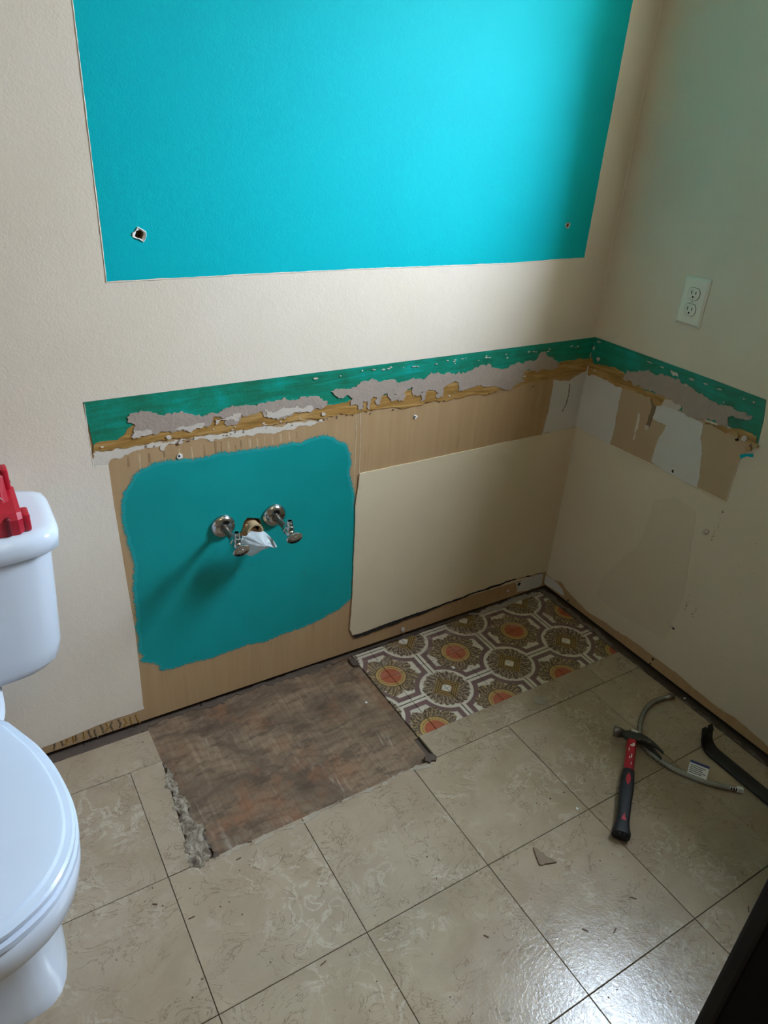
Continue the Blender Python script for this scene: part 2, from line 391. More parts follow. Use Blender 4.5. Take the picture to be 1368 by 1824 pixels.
# pale lip where the cream paint was cut in around the mirror
def ridge(name, plane, pts, o, w, h, mat, parent):
    f = MAP[plane]; bm = bmesh.new(); rings = []
    for i, p in enumerate(pts):
        a, b = Vector(pts[max(i-1, 0)]), Vector(pts[min(i+1, len(pts)-1)]); t = (b-a).normalized(); nx = Vector((-t.y, t.x)); p = Vector(p)
        k = w*random.uniform(.5, 1.3)
        rings.append([f(*(p+nx*k), o), f(*p, o+h*random.uniform(.6, 1.2)), f(*(p-nx*k), o)])
    vs = [[bm.verts.new(q) for q in r] for r in rings]
    for a, b in zip(vs, vs[1:]):
        for i in range(2): bm.faces.new((a[i], a[i+1], b[i+1], b[i]))
        bm.faces.new((a[2], a[0], b[0], b[2]))
    bm.faces.new(vs[0]); bm.faces.new(vs[-1][::-1])
    return obj(name, bm, mat, parent)
def dense(pts, d=.01):
    out = []
    for a, b in zip(pts, pts[1:]):
        k = max(1, int(math.dist(a, b)/d))
        out += [(a[0]+(b[0]-a[0])*i/k, a[1]+(b[1]-a[1])*i/k) for i in range(k)]
    return out + [pts[-1]]
ridge('paint_lip', 'back', dense([(-1.339, 2.0), (-1.339, 1.110), bw(400, 491), bw(640, 479), bw(905, 469), (-.102, 1.108), (-.098, 2.0)]), O1, .0016, .0012, CREAM, wall_back)

# brushed teal patch behind the valves
tp = crop(bw, 160, 760, 2.631, [(290,185),(370,165),(500,155),(620,128),(740,118),(850,100),(930,85),(1020,68),(1090,48),(1150,65),(1195,85),(1215,130),(1222,170),(1210,230),(1230,300),(1240,400),(1235,520),(1230,640),(1225,720),(1220,800),(1170,850),(1090,895),(1000,935),(920,960),(830,1000),(740,1015),(660,1045),(560,1080),(450,1105),(380,1130),(335,1135),(330,1110),(245,1095),(262,1070),(240,1060),(238,1000),(225,920),(215,820),(215,720),(210,620),(185,520),(160,430),(155,360),(165,310),(195,270),(215,230),(245,205)])
tpj = jag(tp, .008, .22)
teal_patch = layer('teal_paint_patch', 'back', tpj, -.0004, .0005, PATCH, wall_back)
bm = bmesh.new(); fade = []
n = len(tpj); inn, out = [], []
for i in range(n):
    a, b = Vector(tpj[i-3]), Vector(tpj[(i+3) % n]); t = (b-a).normalized(); nx = Vector((-t.y, t.x)); p = Vector(tpj[i])
    cen = Vector((-1.07, .48))
    if nx.dot(p-cen) < 0: nx = -nx
    inn.append(bm.verts.new((p.x-nx.x*.004, -.0007, p.y-nx.y*.004))); q = p+nx*.014; out.append(bm.verts.new((q.x, -.0003, q.y)))
for i in range(n): bm.faces.new((inn[i], inn[(i+1) % n], out[(i+1) % n], out[i]))
bm.verts.index_update(); fo = obj('brushed_edge', bm, FEATHER, teal_patch)
at = fo.data.attributes.new('fade', 'FLOAT', 'POINT')
for i in range(2*n): at.data[i].value = 0.0
for i in range(n): at.data[2*i].value = 1.0

# torn band where the backsplash was: green glue, mustard adhesive, torn paper
gb = [bw(148, 716)] + [(-1.0, .8835), (-.5, .8845), (0, .885)] + [(-.0005, .82), (-.05, .822)] + crop(bw, 560, 600, 2.736, [(1200,120),(1100,150),(900,190),(600,235),(300,290),(60,335)]) + crop(bw, 140, 640, 2.631, [(1000,225),(600,300),(260,345),(190,378),(70,412)])
layer('green_glue_band', 'back', gb, .0002, .0012, GREEN, wall_back)
mb = crop(bw, 140, 640, 2.631, [(66,433),(300,400),(500,370),(700,340),(900,308),(1130,276)]) + crop(bw, 560, 600, 2.736, [(0,400),(200,374),(400,345),(600,312),(800,280),(930,255),(1050,225),(1180,205),(1310,172),(1352,160),(1330,110),(1290,100),(1200,125),(1150,150),(1020,168),(850,190),(600,240),(300,290),(60,330)]) + crop(bw, 140, 640, 2.631, [(1160,205),(1000,215),(700,265),(450,300),(255,305),(225,330),(180,378),(70,400)])
layer('mustard_adhesive_strip', 'back', jag(mb, .008, .28), .0004, .0018, MUSTARD, wall_back)
t1 = crop(bw, 140, 640, 2.631, [(225,270),(260,250),(330,245),(400,262),(470,248),(530,255),(600,262),(660,245),(700,225),(780,210),(850,205),(930,190),(1000,188),(1070,178),(1130,180),(1165,195),(1160,215),(1110,228),(1090,245),(1040,250),(980,265),(900,272),(870,268),(860,245),(760,255),(755,285),(680,300),(685,272),(630,268),(625,292),(600,315),(560,318),(470,335),(350,350),(245,362),(265,310),(230,295)])
layer('torn_paper', 'back', jag(t1, .005, .5), .0012, .0030, TORN, wall_back)
t2 = crop(bw, 560, 600, 2.736, [(80,265),(110,250),(180,245),(215,230),(250,215),(380,205),(470,205),(550,190),(565,172),(640,175),(700,168),(770,160),(820,135),(850,130),(890,150),(960,135),(1010,130),(1080,110),(1090,85),(1130,85),(1160,100),(1190,130),(1175,150),(1100,155),(1020,165),(1010,200),(1020,215),(960,245),(900,245),(860,240),(820,240),(760,250),(700,260),(700,225),(640,235),(625,255),(620,290),(590,295),(600,270),(540,265),(540,300),(515,315),(512,280),(480,285),(475,245),(440,265),(430,310),(370,310),(355,272),(325,285),(315,330),(300,330),(300,292),(275,300),(268,350),(258,350),(255,310),(232,315),(232,355),(212,355),(205,330),(175,330),(185,295),(100,285)])
layer('torn_paper', 'back', jag(t2, .005, .5), .0012, .0032, TORN, wall_back)
for pts in ([(245,362),(255,330),(330,325),(345,345)], [(440,335),(470,315),(540,305),(590,300),(580,318)], [(640,305),(640,280),(700,270),(760,258),(750,285)], [(880,268),(870,235),(930,240),(1000,225),(1080,210),(1100,230),(1010,245),(960,265)]):
    layer('torn_paper', 'back', jag(crop(bw, 140, 640, 2.631, pts), .004, .5), .0026, .0036, TORN_LIGHT, wall_back)
layer('torn_paper', 'back', jag(crop(bw, 0, 600, 1, [(560,727),(572,722),(584,724),(578,733),(583,742),(577,739),(571,742),(566,735),(560,738),(553,734)]), .004, .4), .0012, .003, TORN, wall_back)
ridge('peeled_paint_edge', 'back', dense([bw(150, 719), bw(155, 760), bw(161, 803), bw(166, 832), bw(193, 829)], .005), O1-.0006, .0014, .0010, SMEAR, wall_back)
sm = crop(bw, 140, 640, 2.631, [(70,436),(300,402),(600,356),(900,312),(1140,280),(1150,292),(1060,310),(950,335),(900,345),(860,348),(760,362),(640,372),(630,385),(560,372),(420,395),(400,430),(385,428),(388,398),(240,440),(150,470),(140,500),(70,510)])
layer('plaster_smear', 'back', jag(sm, .006, .35), .0001, .0007, SMEAR, wall_back)
layer('joint_compound', 'back', jag(crop(bw, 560, 600, 2.736, [(1165,210),(1240,215),(1320,168),(1352,150),(1268,436),(1180,462),(1110,475),(1130,400)]), .006, .2), .0003, .0012, WHITE, wall_back)
ridge('compound_drip', 'back', dense(crop(bw, 560, 600, 2.736, [(1243,228),(1238,280),(1225,330),(1205,365)]), .003), .0012, .0022, .001, SMUDGE, wall_back)
ridge('compound_drip', 'back', dense(crop(bw, 560, 600, 2.736, [(1107,235),(1102,275),(1092,310),(1080,340)]), .003), .0002, .003, .001, PAPER_R, wall_back)
for x in (200, 222): ridge('drip_streak', 'back', dense(crop(bw, 560, 600, 2.736, [(x, 370), (x+2, 480), (x-3, 620), (x-12, 790)]), .01), 0, .0025, .0006, PAPER_R, wall_back)
for x0, y0, L in [(232,455,50),(283,445,70),(330,440,45),(400,425,35),(470,420,48),(528,412,50),(588,402,60),(640,385,62),(668,385,55),(700,385,50),(735,400,30),(760,380,45),(800,372,50),(835,368,50),(868,362,40),(905,355,40),(945,348,42),(985,342,38),(1020,340,30)]:
    ridge('drip_streak', 'back', dense(crop(bw, 140, 640, 2.631, [(x0, y0), (x0+4, y0+L)]), .006), 0, random.uniform(.0016, .003), .0003, random.choice([DRIP_L, DRIP_D]), wall_back)
# cream panel to the right of the valves
cp = [bw(640, 843), bw(760, 818), bw(900, 787), bw(985, 769), (-.0004, .6035), (-.0004, .0715), bw(940, 1029), bw(820, 1065), bw(720, 1098), bw(640, 1127), bw(627, 1130), bw(622, 1120), bw(627, 1060), bw(630, 980), bw(632, 900)]
cream_panel = layer('cream_panel', 'back', jag(cp, .012, .06), 0, .0035, CREAM_OLD, wall_back)
layer('grime_shadow_line', 'back', jag(crop(bw, 600, 1000, 2.487, [(70,330),(180,293),(190,287),(300,245),(400,210),(600,135),(780,75),(905,47),(910,50),(780,82),(600,143),(400,220),(310,252),(230,285),(130,322),(80,336)]), .008, .15), .0002, .0038, DARK, wall_back)  # black strip drawn in as the gap's shadow line under the cream panel
layer('joint_compound', 'back', jag(crop(bw, 600, 1000, 2.487, [(790,95),(860,70),(908,52),(908,100),(860,120),(795,135)]), .005, .3), 0, .001, WHITE, wall_back)
blob('screw_hole', 'back', bw(924, 1040), .007, .0012, DARK, wall_back, .0008)
blob('paint_chip', 'back', bw(717, 1120), .008, .004, WHITE, wall_back)
blob('paint_chip', 'back', bw(904, 1052), .004, .003, WHITE, wall_back)
# stained glue along the foot of the wall by the toilet
for k in range(15):
    x = 95+k*10.5; y = 1318-(x-95)*.30+random.uniform(-3, 3)
    ridge('glue_squiggle', 'back', dense([bw(x, y), bw(x+random.uniform(-3, 5), y+7), bw(x+random.uniform(-2, 8), y+15)], .003), .0002, .0028, .0012, random.choice([MUSTARD, SMUDGE]), wall_back)
for c in [(320, 812), (739, 742)]:
    blob('torn_paper', 'back', bw(*c), .007, .002, GYPSUM, wall_back, 0); blob('nail_hole', 'back', bw(c[0]-1, c[1]), .0035, .0024, DARK, wall_back, 0, 7)
for c in [(300,778),(575,737),(321,786)]: blob('paint_chip', 'back', bw(*c), .006, .003, TORN_LIGHT, wall_back, .001)
bm = bmesh.new()
for i in range(60):     # small flecks of paint and paper left along the band
    px = random.uniform(560, 1050); f = (px-560)/490; py = 672-f*57 + random.gauss(0, 2.2)
    if i > 34: px = random.uniform(170, 980); py = 800-(px-170)*.158+random.uniform(-14, 4)
    c = bw(px, py); w = random.uniform(.0015, .006); h = random.uniform(.001, .0022)
    fleck(bm, 'back', c, w, h, .0008, .0032)
fk = obj('paint_flecks', bm, TORN_LIGHT, wall_back); fk['kind'] = 'stuff'
bm = bmesh.new()
for i in range(45):
    px = random.uniform(250, 960); py = (744 if px < 560 else 746)-(px-560)*.158+3+random.uniform(-2, 4); c = bw(px, py); w = random.uniform(.0008, .002)
    fleck(bm, 'back', c, w, w, 0, .002)
for cx, cy in [(690,660),(740,655),(500,1075),(830,1010),(985,690),(1160,780)]:
    for k in range(3): c = bw(160+(cx+random.uniform(-25,25))/2.631, 760+(cy+random.uniform(-15,15))/2.631); w = random.uniform(.0008, .0018); fleck(bm, 'back', c, w*.7, w, 0, .0008)
fk = obj('dark_specks', bm, GRIME, wall_back); fk['kind'] = 'stuff'
# anchor holes and the drain hole, really cut into the wall
def cutter(x, z, r, depth, k=11):
    bm = bmesh.new(); pts = [(x+r*random.uniform(.75, 1.15)*math.cos(2*PI*i/k), z+r*random.uniform(.75, 1.15)*math.sin(2*PI*i/k)) for i in range(k)]
    loft(bm, [[(a, -.03, b) for a, b in pts], [(a, depth, b) for a, b in pts]])
    return obj('cutter', bm, GRIME), pts
for hx, hz, r in [(-1.270, 1.193, .0085), (-.184, 1.192, .0055)]:
    c, pts = cutter(hx, hz, r, .03)
    for o in (wall_back, cream_field, teal_field): cut(o, c)
    bpy.data.objects.remove(c)
    bm = bmesh.new(); k = len(pts)     # broken white rim
    A = [bm.verts.new((a, -O1-.0006, b)) for a, b in pts]
    B_ = [bm.verts.new((hx+(a-hx)*(s := random.uniform(1.1, 1.75)), -O1-random.uniform(.001, .0035), hz+(b-hz)*s)) for a, b in pts]
    C_ = [bm.verts.new((hx+(v.co.x-hx)*1.12, -O1, hz+(v.co.z-hz)*1.12)) for v in B_]
    for i in range(k):
        j = (i+1) % k; bm.faces.new((A[i], A[j], B_[j], B_[i])); bm.faces.new((B_[i], B_[j], C_[j], C_[i]))
    obj('broken_rim', bm, GYPSUM, wall_back)
DX, DZ = -1.066, .508
c, pts = cutter(DX, DZ, .030, .06, 13)
for o in (wall_back, teal_patch): cut(o, c)
bpy.data.objects.remove(c)

# -- right wall, with its window opening
y0, y1, z0, z1 = WIN
wall_right = tag(link(bpy.data.objects.new('wall_right', None)), 'right wall with window, torn green band and socket outlet', 'wall', kind='structure')
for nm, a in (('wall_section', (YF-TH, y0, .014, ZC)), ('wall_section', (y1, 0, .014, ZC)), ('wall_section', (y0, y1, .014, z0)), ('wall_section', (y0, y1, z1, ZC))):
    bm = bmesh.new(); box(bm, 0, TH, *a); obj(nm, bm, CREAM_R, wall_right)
bm = bmesh.new(); box(bm, .022, TH-.01, YF, 0, -.03, .014); obj('sole_plate', bm, DARK, wall_right)
R5 = lambda pts: crop(rw, 940, 560, 3.196, pts)
R8 = lambda pts: crop(rw, 940, 880, 3.196, pts)
layer('brown_board', 'right', [(-.0004, .79), (-.0004, .6045)] + R5([(470,742),(700,852),(900,955),(1050,1035),(1130,1068),(1170,940),(1215,812),(1310,742),(1000,600),(700,450),(400,310)]), 0, .0008, PAPER_R, wall_right)
layer('green_glue_band', 'right', [(-.0004, .885), (-.2, .8855), (-.4, .886), rw(1365, 712)] + R5([(1345,600),(1312,738),(1262,680),(1150,640),(900,560),(700,470),(560,400),(430,330),(345,300)]) + [(-.0004, .80)], .0006, .0016, GREEN, wall_right)
layer('mustard_adhesive_strip', 'right', jag([(-.0004, .832)] + R5([(380,285),(420,288),(480,300),(555,338),(620,400),(720,450),(850,490),(830,500),(770,515),(730,520),(700,470),(640,450),(545,420),(480,392),(400,352),(345,345)]) + [(-.0004, .79)], .006, .25), .0012, .0024, MUSTARD, wall_right)
layer('mustard_adhesive_strip', 'right', jag(R5([(1010,618),(1100,630),(1170,645),(1240,660),(1308,690),(1308,738),(1240,720),(1190,690),(1100,655)]), .005, .35), .0012, .0034, MUSTARD, wall_right)
layer('torn_paper', 'right', jag(R5([(545,370),(575,315),(640,318),(690,315),(740,345),(800,350),(865,365),(875,390),(940,415),(1000,450),(1050,490),(1140,520),(1240,555),(1285,580),(1280,595),(1200,590),(1145,580),(1150,635),(1090,625),(1000,600),(930,580),(900,565),(880,520),(800,480),(740,460),(690,430),(600,390)]), .005, .45), .0016, .0036, TORN, wall_right)
layer('torn_paper', 'right', jag(R5([(790,480),(880,512),(870,540),(830,540),(770,520)]), .004, .3), .002, .0034, TORN_LIGHT, wall_right)
layer('torn_paper', 'right', jag(R5([(815,318),(855,332),(860,355),(830,348)]), .004, .3), .0012, .003, TORN_LIGHT, wall_right)
layer('joint_compound', 'right', jag([(-.0004, .795)] + R5([(400,352),(470,388),(540,416),(505,580),(470,740)]) + [(-.0004, .605)], .006, .15), .0008, .0016, WHITE, wall_right)
layer('joint_compound', 'right', jag(R5([(715,595),(722,560),(740,515),(840,535),(940,590),(1000,620),(985,700),(995,790),(965,985),(890,955),(830,920),(705,840),(740,720),(790,630)]), .006, .15), .0008, .0015, WHITE, wall_right)
layer('compound_drip', 'right', jag(R5([(632,560),(642,570),(632,640),(606,716),(600,712),(615,640)]), .004, .2), .0008, .0016, SMEAR, wall_right)
layer('adhesive_drip', 'right', jag(R5([(705,465),(735,520),(725,560),(700,625),(690,655),(670,650),(675,628),(700,560),(708,520)]), .004, .2), .001, .0022, SMUDGE, wall_right)
layer('adhesive_drip', 'right', jag(R5([(668,630),(692,630),(690,655),(672,655)]), .003, .2), .001, .0024, TORN_LIGHT, wall_right)
# lip of the cream paint under the brown board, ridges at the band end
ridge('paint_lip', 'right', dense([(-.002, .604)] + R5([(470,742),(700,852),(900,955),(1130,1070)]), .008), .0004, .0022, .0022, CREAM_OLD, wall_right)
ridge('paint_lip', 'right', dense(R5([(1130,1070),(1170,940),(1215,812)]), .008), .0004, .0018, .0016, CREAM_R, wall_right)
layer('teal_paint_drip', 'right', jag(R5([(1212,797),(1285,792),(1282,812),(1250,806),(1212,820)]), .004, .3), .0008, .0018, TEAL, wall_right)
for p in [(1195,690),(1240,705),(1300,742),(1265,765)]: blob('torn_paper', 'right', R5([p])[0], .008, .006, random.choice([TORN_LIGHT, TAN]), wall_right, .0015)
for p in [(1195,712),(1285,738)]: blob('dark_gap', 'right', R5([p])[0], .004, .0045, DARK, wall_right, .0015)
blob('screw_hole', 'right', R5([(828,892)])[0], .0045, .0007, DARK, wall_right, .0015)
bm = bmesh.new()
for px, py, w, h in [(410,155,.008,.003),(405,255,.006,.006),(380,190,.003,.006),(360,230,.002,.008),(700,272,.008,.0018),(770,300,.007,.0018),(940,370,.008,.0025),(1020,395,.007,.0018),(1095,425,.006,.0015),(1236,480,.003,.002),(1292,498,.003,.003),(1122,500,.002,.002),(905,403,.004,.002),(330,325,.006,.004),(385,318,.005,.004)]:
    c = R5([(px, py)])[0]; fleck(bm, 'right', c, w, h, .0012, .0042, 7)
fk = obj('paint_flecks', bm, TORN_LIGHT, wall_right); fk['kind'] = 'stuff'
# lower right wall: stained area, bare strip at the foot, damage
layer('paint_stain', 'right', jag(R8([(720,30),(660,230),(625,300),(560,345),(430,470),(388,575),(470,650),(620,740),(780,830),(880,600),(905,480),(960,100),(840,20)]), .02, .12), 0, .0005, CREAM_STAIN, wall_right)
layer('bare_board_strip', 'right', [(-.0004, .056)] + jag_open(R8([(150,490),(190,500),(235,560),(330,660),(480,760),(620,850),(740,940),(850,1020),(950,1110),(1050,1190),(1200,1290),(1368,1440)]), .012, .14) + [(-.95, .05), (-.95, .0145), (-.0004, .0145)], 0, .0007, PAPER, wall_right)
layer('joint_compound', 'right', jag(R8([(98,455),(150,490),(195,535),(212,580),(160,550),(98,510)]), .005, .2), .0003, .0014, WHITE, wall_right)
for p, r in [((1005,215),.006),((1022,212),.007),((818,752),.006)]: blob('torn_paper', 'right', R8([p])[0], r, .004, TORN_LIGHT, wall_right)
for p in [((1015,222)),((832,765)),((232,605)),((715,940)),((700,965))]: blob('nail_hole', 'right', R8([p])[0], .0035, .003, DARK, wall_right, 0, 7)
bm = bmesh.new()
for pts in ([(1115,95),(1078,190)], [(1085,180),(1042,272)], [(920,590),(892,680)], [(960,640),(935,700)], [(790,720),(815,748)]):
    for k in range(11):
        t = random.random(); a, b = pts; c = R8([(a[0]+(b[0]-a[0])*t+random.gauss(0, 5), a[1]+(b[1]-a[1])*t+random.gauss(0, 4))])[0]; w = random.uniform(.0006, .0018)
        fleck(bm, 'right', c, w*.8, w*1.3, 0, .0005)
for p in [(1190,345),(1200,412),(1285,452),(1302,283),(1212,565),(490,243),(1140,670),(1108,925),(230,80),(1180,1090)]:
    c = R8([p])[0]; fleck(bm, 'right', c, .0012, .0013, 0, .0005)
fk = obj('scuff_marks', bm, SMUDGE, wall_right); fk['kind'] = 'stuff'
# caulked inside corner
ridge('corner_tape', 'back', dense([(-.003, .604), (-.003, .80)], .01), .0012, .003, .003, WHITE, wall_back)
ridge('corner_caulk', 'back', dense([(-.002, .06), (-.002, .6)], .03), .003, .002, .002, CREAM_OLD, wall_back)
ridge('corner_caulk', 'back', dense([(-.002, .89), (-.002, 2.4)], .05), O1, .002, .002, CREAM, wall_back)

# -- the window: reveal, casing, sash, glass
wf = tag(link(bpy.data.objects.new('window_1', None)), 'small high bathroom window in the right wall', 'window', kind='structure')
for a in ((y0-.06, y0, z0-.06, z1+.06), (y1, y1+.06, z0-.06, z1+.06), (y0, y1, z1, z1+.06), (y0, y1, z0-.06, z0)):
    bm = bmesh.new(); box(bm, -.014, 0, *a, .003); obj('casing', bm, CEIL, wf)
for a in ((y0, y0+.04, z0, z1), (y1-.04, y1, z0, z1), (y0+.04, y1-.04, z0, z0+.04), (y0+.04, y1-.04, z1-.04, z1)):
    bm = bmesh.new(); box(bm, .10, .13, *a, .003); obj('sash_frame', bm, CEIL, wf)
bm = bmesh.new(); box(bm, .114, .117, y0+.04, y1-.04, z0+.04, z1-.04); obj('pane', bm, GLASSM, wf)

# -- other walls and ceiling (behind and above the camera)
bm = bmesh.new(); box(bm, XL-TH, XL, YF-TH, 0, .0, ZC); structure('wall_left', bm, CREAM, 'plain cream wall on the left side of the bathroom', 'wall')
bm = bmesh.new(); box(bm, XL, 0, YF-TH, YF, .0, ZC); structure('wall_front', bm, CREAM, 'plain cream wall behind the camera', 'wall')
bm = bmesh.new(); box(bm, XL-TH, TH, YF-TH, .12, ZC, ZC+.1); structure('ceiling', bm, CEIL, 'white bathroom ceiling', 'ceiling')
bm = bmesh.new(); box(bm, .4, 30, -20, 20, -.6, -.5); tag(obj('ground_outside', bm, plain('lawn', srgb(120, 128, 96), .9)), 'ground outside the window', 'ground', kind='structure')

# -- unseen ceiling lamp behind the camera, added as warm fill for the shade
lamp = empty('added_fill_lamp', (-1.35, -1.75, ZC), 'added round warm fill lamp on the ceiling behind the camera', 'lamp')
bm = bmesh.new(); lathe(bm, [(.15, 0), (.15, -.02), (.14, -.025)], 40); autosmooth(obj('base', bm, CEIL, lamp))
LG = N('fill_lamp_glow', .4); LG.col(srgb(255, 240, 220)); LG.b.inputs['Emission Color'].default_value = (1, .72, .45, 1); LG.b.inputs['Emission Strength'].default_value = 8.0
bm = bmesh.new(); lathe(bm, [(.135, -.024), (.13, -.045), (.105, -.07), (.06, -.088), (.0, -.093)], 40); autosmooth(obj('glass_shade', bm, LG.m, lamp))

# -- floor
bm = bmesh.new(); box(bm, XL-TH, TH, YF-TH, .12, -.08, -.0095); floor = structure('floor', bm, GRIME, 'floor of beige vinyl tiles with bare plywood and old ornate tiles', 'floor')
layer('plywood_subfloor', 'floor', [(-1.376, -.004), (-.772, -.004), (-.772, -.372), (-.784, -.372), (-.784, -.459), (-1.40, -.459)], -.0094, -.006, PLY, floor)
T, GX, GY = .3048, -1.7547, -.1447
def tile_mesh(w, h, name='tile', mat=VINYL, t0=-.006, t1=0.):
    bm = bmesh.new(); g = .0007
    box(bm, -w/2+g, w/2-g, -h/2+g, h/2-g, t0, t1)
    es = [e for e in bm.edges if all(v.co.z > t1-1e-5 for v in e.verts)]
    bmesh.ops.bevel(bm, geom=es, offset=.0008, segments=1, affect='EDGES')
    me = bpy.data.meshes.new(name); bm.to_mesh(me); bm.free(); me.materials.append(mat); return me
FULL = tile_mesh(T, T)
def place_tile(xa, xb, ya, yb, full=None):
    w, h = xb-xa, yb-ya
    me = FULL if abs(w-T) < 1e-4 and abs(h-T) < 1e-4 else tile_mesh(w, h)
    o = link(bpy.data.objects.new('tile', me), floor); o.location = ((xa+xb)/2, (ya+yb)/2, random.uniform(-.0003, .0002))
    o.rotation_euler = (0, 0, random.uniform(-.0012, .0012))
XE = -.024
xs = [GX+T*i for i in range(-5, 6)]
for j in range(1, 12):               # whole rows in front of the cut-outs
    yb = GY-T*j; ya = max(yb-T, YF+.002)
    if j == 1: yb -= .003
    for x in xs:
        place_tile(x, min(x+T, XE), ya, yb)
for x in xs[:6]: place_tile(x, x+T, GY-T-.003, GY) if x+T < -1.44 else None
layer('tile', 'floor', [(xs[6]+.0007, GY-.0007), (-1.374, GY-.0007), (-1.398, GY-T-.0023), (xs[6]+.0007, GY-T-.0023)], -.006, 0, VINYL, floor)                    # strip left of the plywood
place_tile(-1.90, -1.374, GY, -.030); place_tile(-2.6, -1.90, GY, -.030); place_tile(XL+.004, -2.6, GY, -.030)
place_tile(-.769, -.168, GY-T-.003, -.371); place_tile(-.168, XE, GY-T-.003, -.371)
# ornate old tiles laid bare in the corner
P4 = .231/2; px0 = -.4805; py0 = -.139
gx = [-.770] + [v for v in (px0+P4*k for k in range(-3, 5)) if -.765 < v < -.03] + [-.026]
gy = [-.371] + [v for v in (py0+P4*k for k in range(-3, 3)) if -.36 < v < -.03] + [-.012]
for a, b in zip(gx, gx[1:]):
    for c, d in zip(gy, gy[1:]):
        me = tile_mesh(b-a, d-c, 'ornate_tile', PATTERN, -.0094, -.003)
        o = link(bpy.data.objects.new('ornate_tile', me), floor); o.location = ((a+b)/2, (c+d)/2, random.uniform(-.0003, .0002))
# residues around the opening
def residue(name, pts, h0, h1, mat, step=.006, amp=.5): return layer(name, 'floor', jag(pts, step, amp), h0, h1, mat, floor)
r8 = lambda pts: crop(fl, 240, 1140, 2.4429, pts)
def m_mortar():
    n = N('crumbly_mortar', .92); f = n.noise(n.pos((1, .6, 1)), 75, 6, .75, .6)
    return n.col(n.ramp(f, [(.3, srgb(58, 46, 36)), (.45, srgb(110, 95, 78)), (.58, srgb(158, 145, 126)), (.75, srgb(192, 182, 166))])).bump(f, .9, .003).m
residue('mortar_residue', r8([(118,540),(135,545),(165,610),(205,680),(235,755),(270,800),(296,840),(318,880),(330,930),(322,962),(300,990),(270,992),(245,930),(225,860),(200,790),(165,690),(138,620)]), -.006, .0010, m_mortar(), .004, .7)
residue('mortar_residue', r8([(270,800),(300,840),(335,890),(370,940),(345,955),(320,900),(285,850)]), -.006, .0002, GRIME)
residue('mortar_residue', r8([(380,938),(600,840),(800,745),(1000,655),(1200,560),(1285,530),(1300,533),(1210,568),(1000,664),(800,757),(600,853),(400,942)]), -.006, .0004, plain('pale_chipped_edge', srgb(158, 144, 125), .9, var=.25, vs=90), .008, .5)
residue('caulk_lump', r8([(1258,515),(1280,498),(1308,508),(1310,530),(1285,540),(1262,530)]), -.004, .006, GRIME)
residue('caulk_lump', crop(fl, 620, 1080, 5.2615, [(5,490),(40,480),(95,520),(95,555),(60,560),(20,525)]), -.006, .002, GRIME)
residue('glue_stain', crop(fl, 900, 1180, 2.923, [(142,195),(155,180),(190,180),(215,210),(212,222),(160,215)]), 0, .0006, plain('grey_glue', srgb(140, 130, 112), .7, var=.1), .006, .25)
residue('grime_shadow_line', [(-.770, -.003), (-.03, -.003), (-.03, -.012), (-.3, -.016), (-.52, -.011), (-.770, -.018)], -.0094, -.0035, GRIME)
residue('grime_shadow_line', [(-1.9, -.003), (-1.374, -.003), (-1.374, -.029), (-1.9, -.029)], -.0094, -.005, GRIME)
residue('grime_shadow_line', [(-.024, -.003), (-.003, -.003), (-.003, -1.24), (-.0235, -1.24), (-.0235, -.6), (-.0235, -.3)], -.0094, -.003, plain('grey_gap_dust', srgb(112, 98, 86), .9, var=.3, vs=60, bump=.5))
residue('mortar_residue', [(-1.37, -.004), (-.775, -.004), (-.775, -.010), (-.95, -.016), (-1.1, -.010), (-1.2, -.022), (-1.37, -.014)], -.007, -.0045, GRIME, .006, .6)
residue('plaster_dust', [(-.33, -.006), (-.04, -.006), (-.04, -.03), (-.12, -.024), (-.2, -.03), (-.28, -.022)], -.004, -.0022, plain('grey_plaster_dust', srgb(150, 138, 128), .95, var=.3, vs=60), .005, .6)

# ------------------------------------------------------------------ toilet
TX = -1.782
toilet = empty('toilet', (TX, -.36, 0), 'white porcelain toilet with closed lid at the left edge', 'toilet')
OFF = Vector((0, .36, 0))
def loc(o, base):   # move world-space mesh into its parent's local frame
    o.data.transform(Matrix.Translation(-Vector(base))); return o
half = [(-.292, .0), (-.292, .06), (-.297, .095), (-.315, .117), (-.35, .134), (-.40, .157), (-.46, .175), (-.52, .184), (-.57, .185), (-.62, .177), (-.665, .157), (-.705, .122), (-.732, .072), (-.742, .03), (-.744, 0)]
egg = smoothpath([(w, y, 0) for y, w in half], 4); egg = egg + [Vector((-p.x, p.y, 0)) for p in egg[-2:0:-1]]
def polar(poly, c, n=64):
    out = []
    for k in range(n):
        a = 2*PI*k/n; d = Vector((math.cos(a), math.sin(a))); best = 0
        for i in range(len(poly)):
            p, q = Vector(poly[i][:2])-c, Vector(poly[(i+1) % len(poly)][:2])-c; e = q-p; den = d.x*e.y-d.y*e.x
            if abs(den) < 1e-12: continue
            t = (p.x*e.y-p.y*e.x)/den; u = (p.x*d.y-p.y*d.x)/den
            if t > 0 and -1e-6 <= u <= 1+1e-6: best = max(best, t)
        out.append(d*best)
    return out
EC = Vector((0, -.50)); EGG = polar(egg, EC)
def eggring(z, inset=0., s=1.): return [Vector((TX+EC.x+p.x*s*(1-inset/max(p.length, .01)), EC.y+p.y*s*(1-inset/max(p.length, .01)), z)) for p in EGG]
def srect(z, a, b, cy, e=4.5): 
    out = []
    for k in range(64):
        t = 2*PI*k/64; c, s = math.cos(t), math.sin(t); r = (abs(c/a)**e+abs(s/b)**e)**(-1/e); out.append(Vector((TX+c*r, cy+s*r, z)))
    return out
def blend(r1, r2, t, z): return [Vector(((a.x*(1-t)+b.x*t), (a.y*(1-t)+b.y*t), z)) for a, b in zip(r1, r2)]
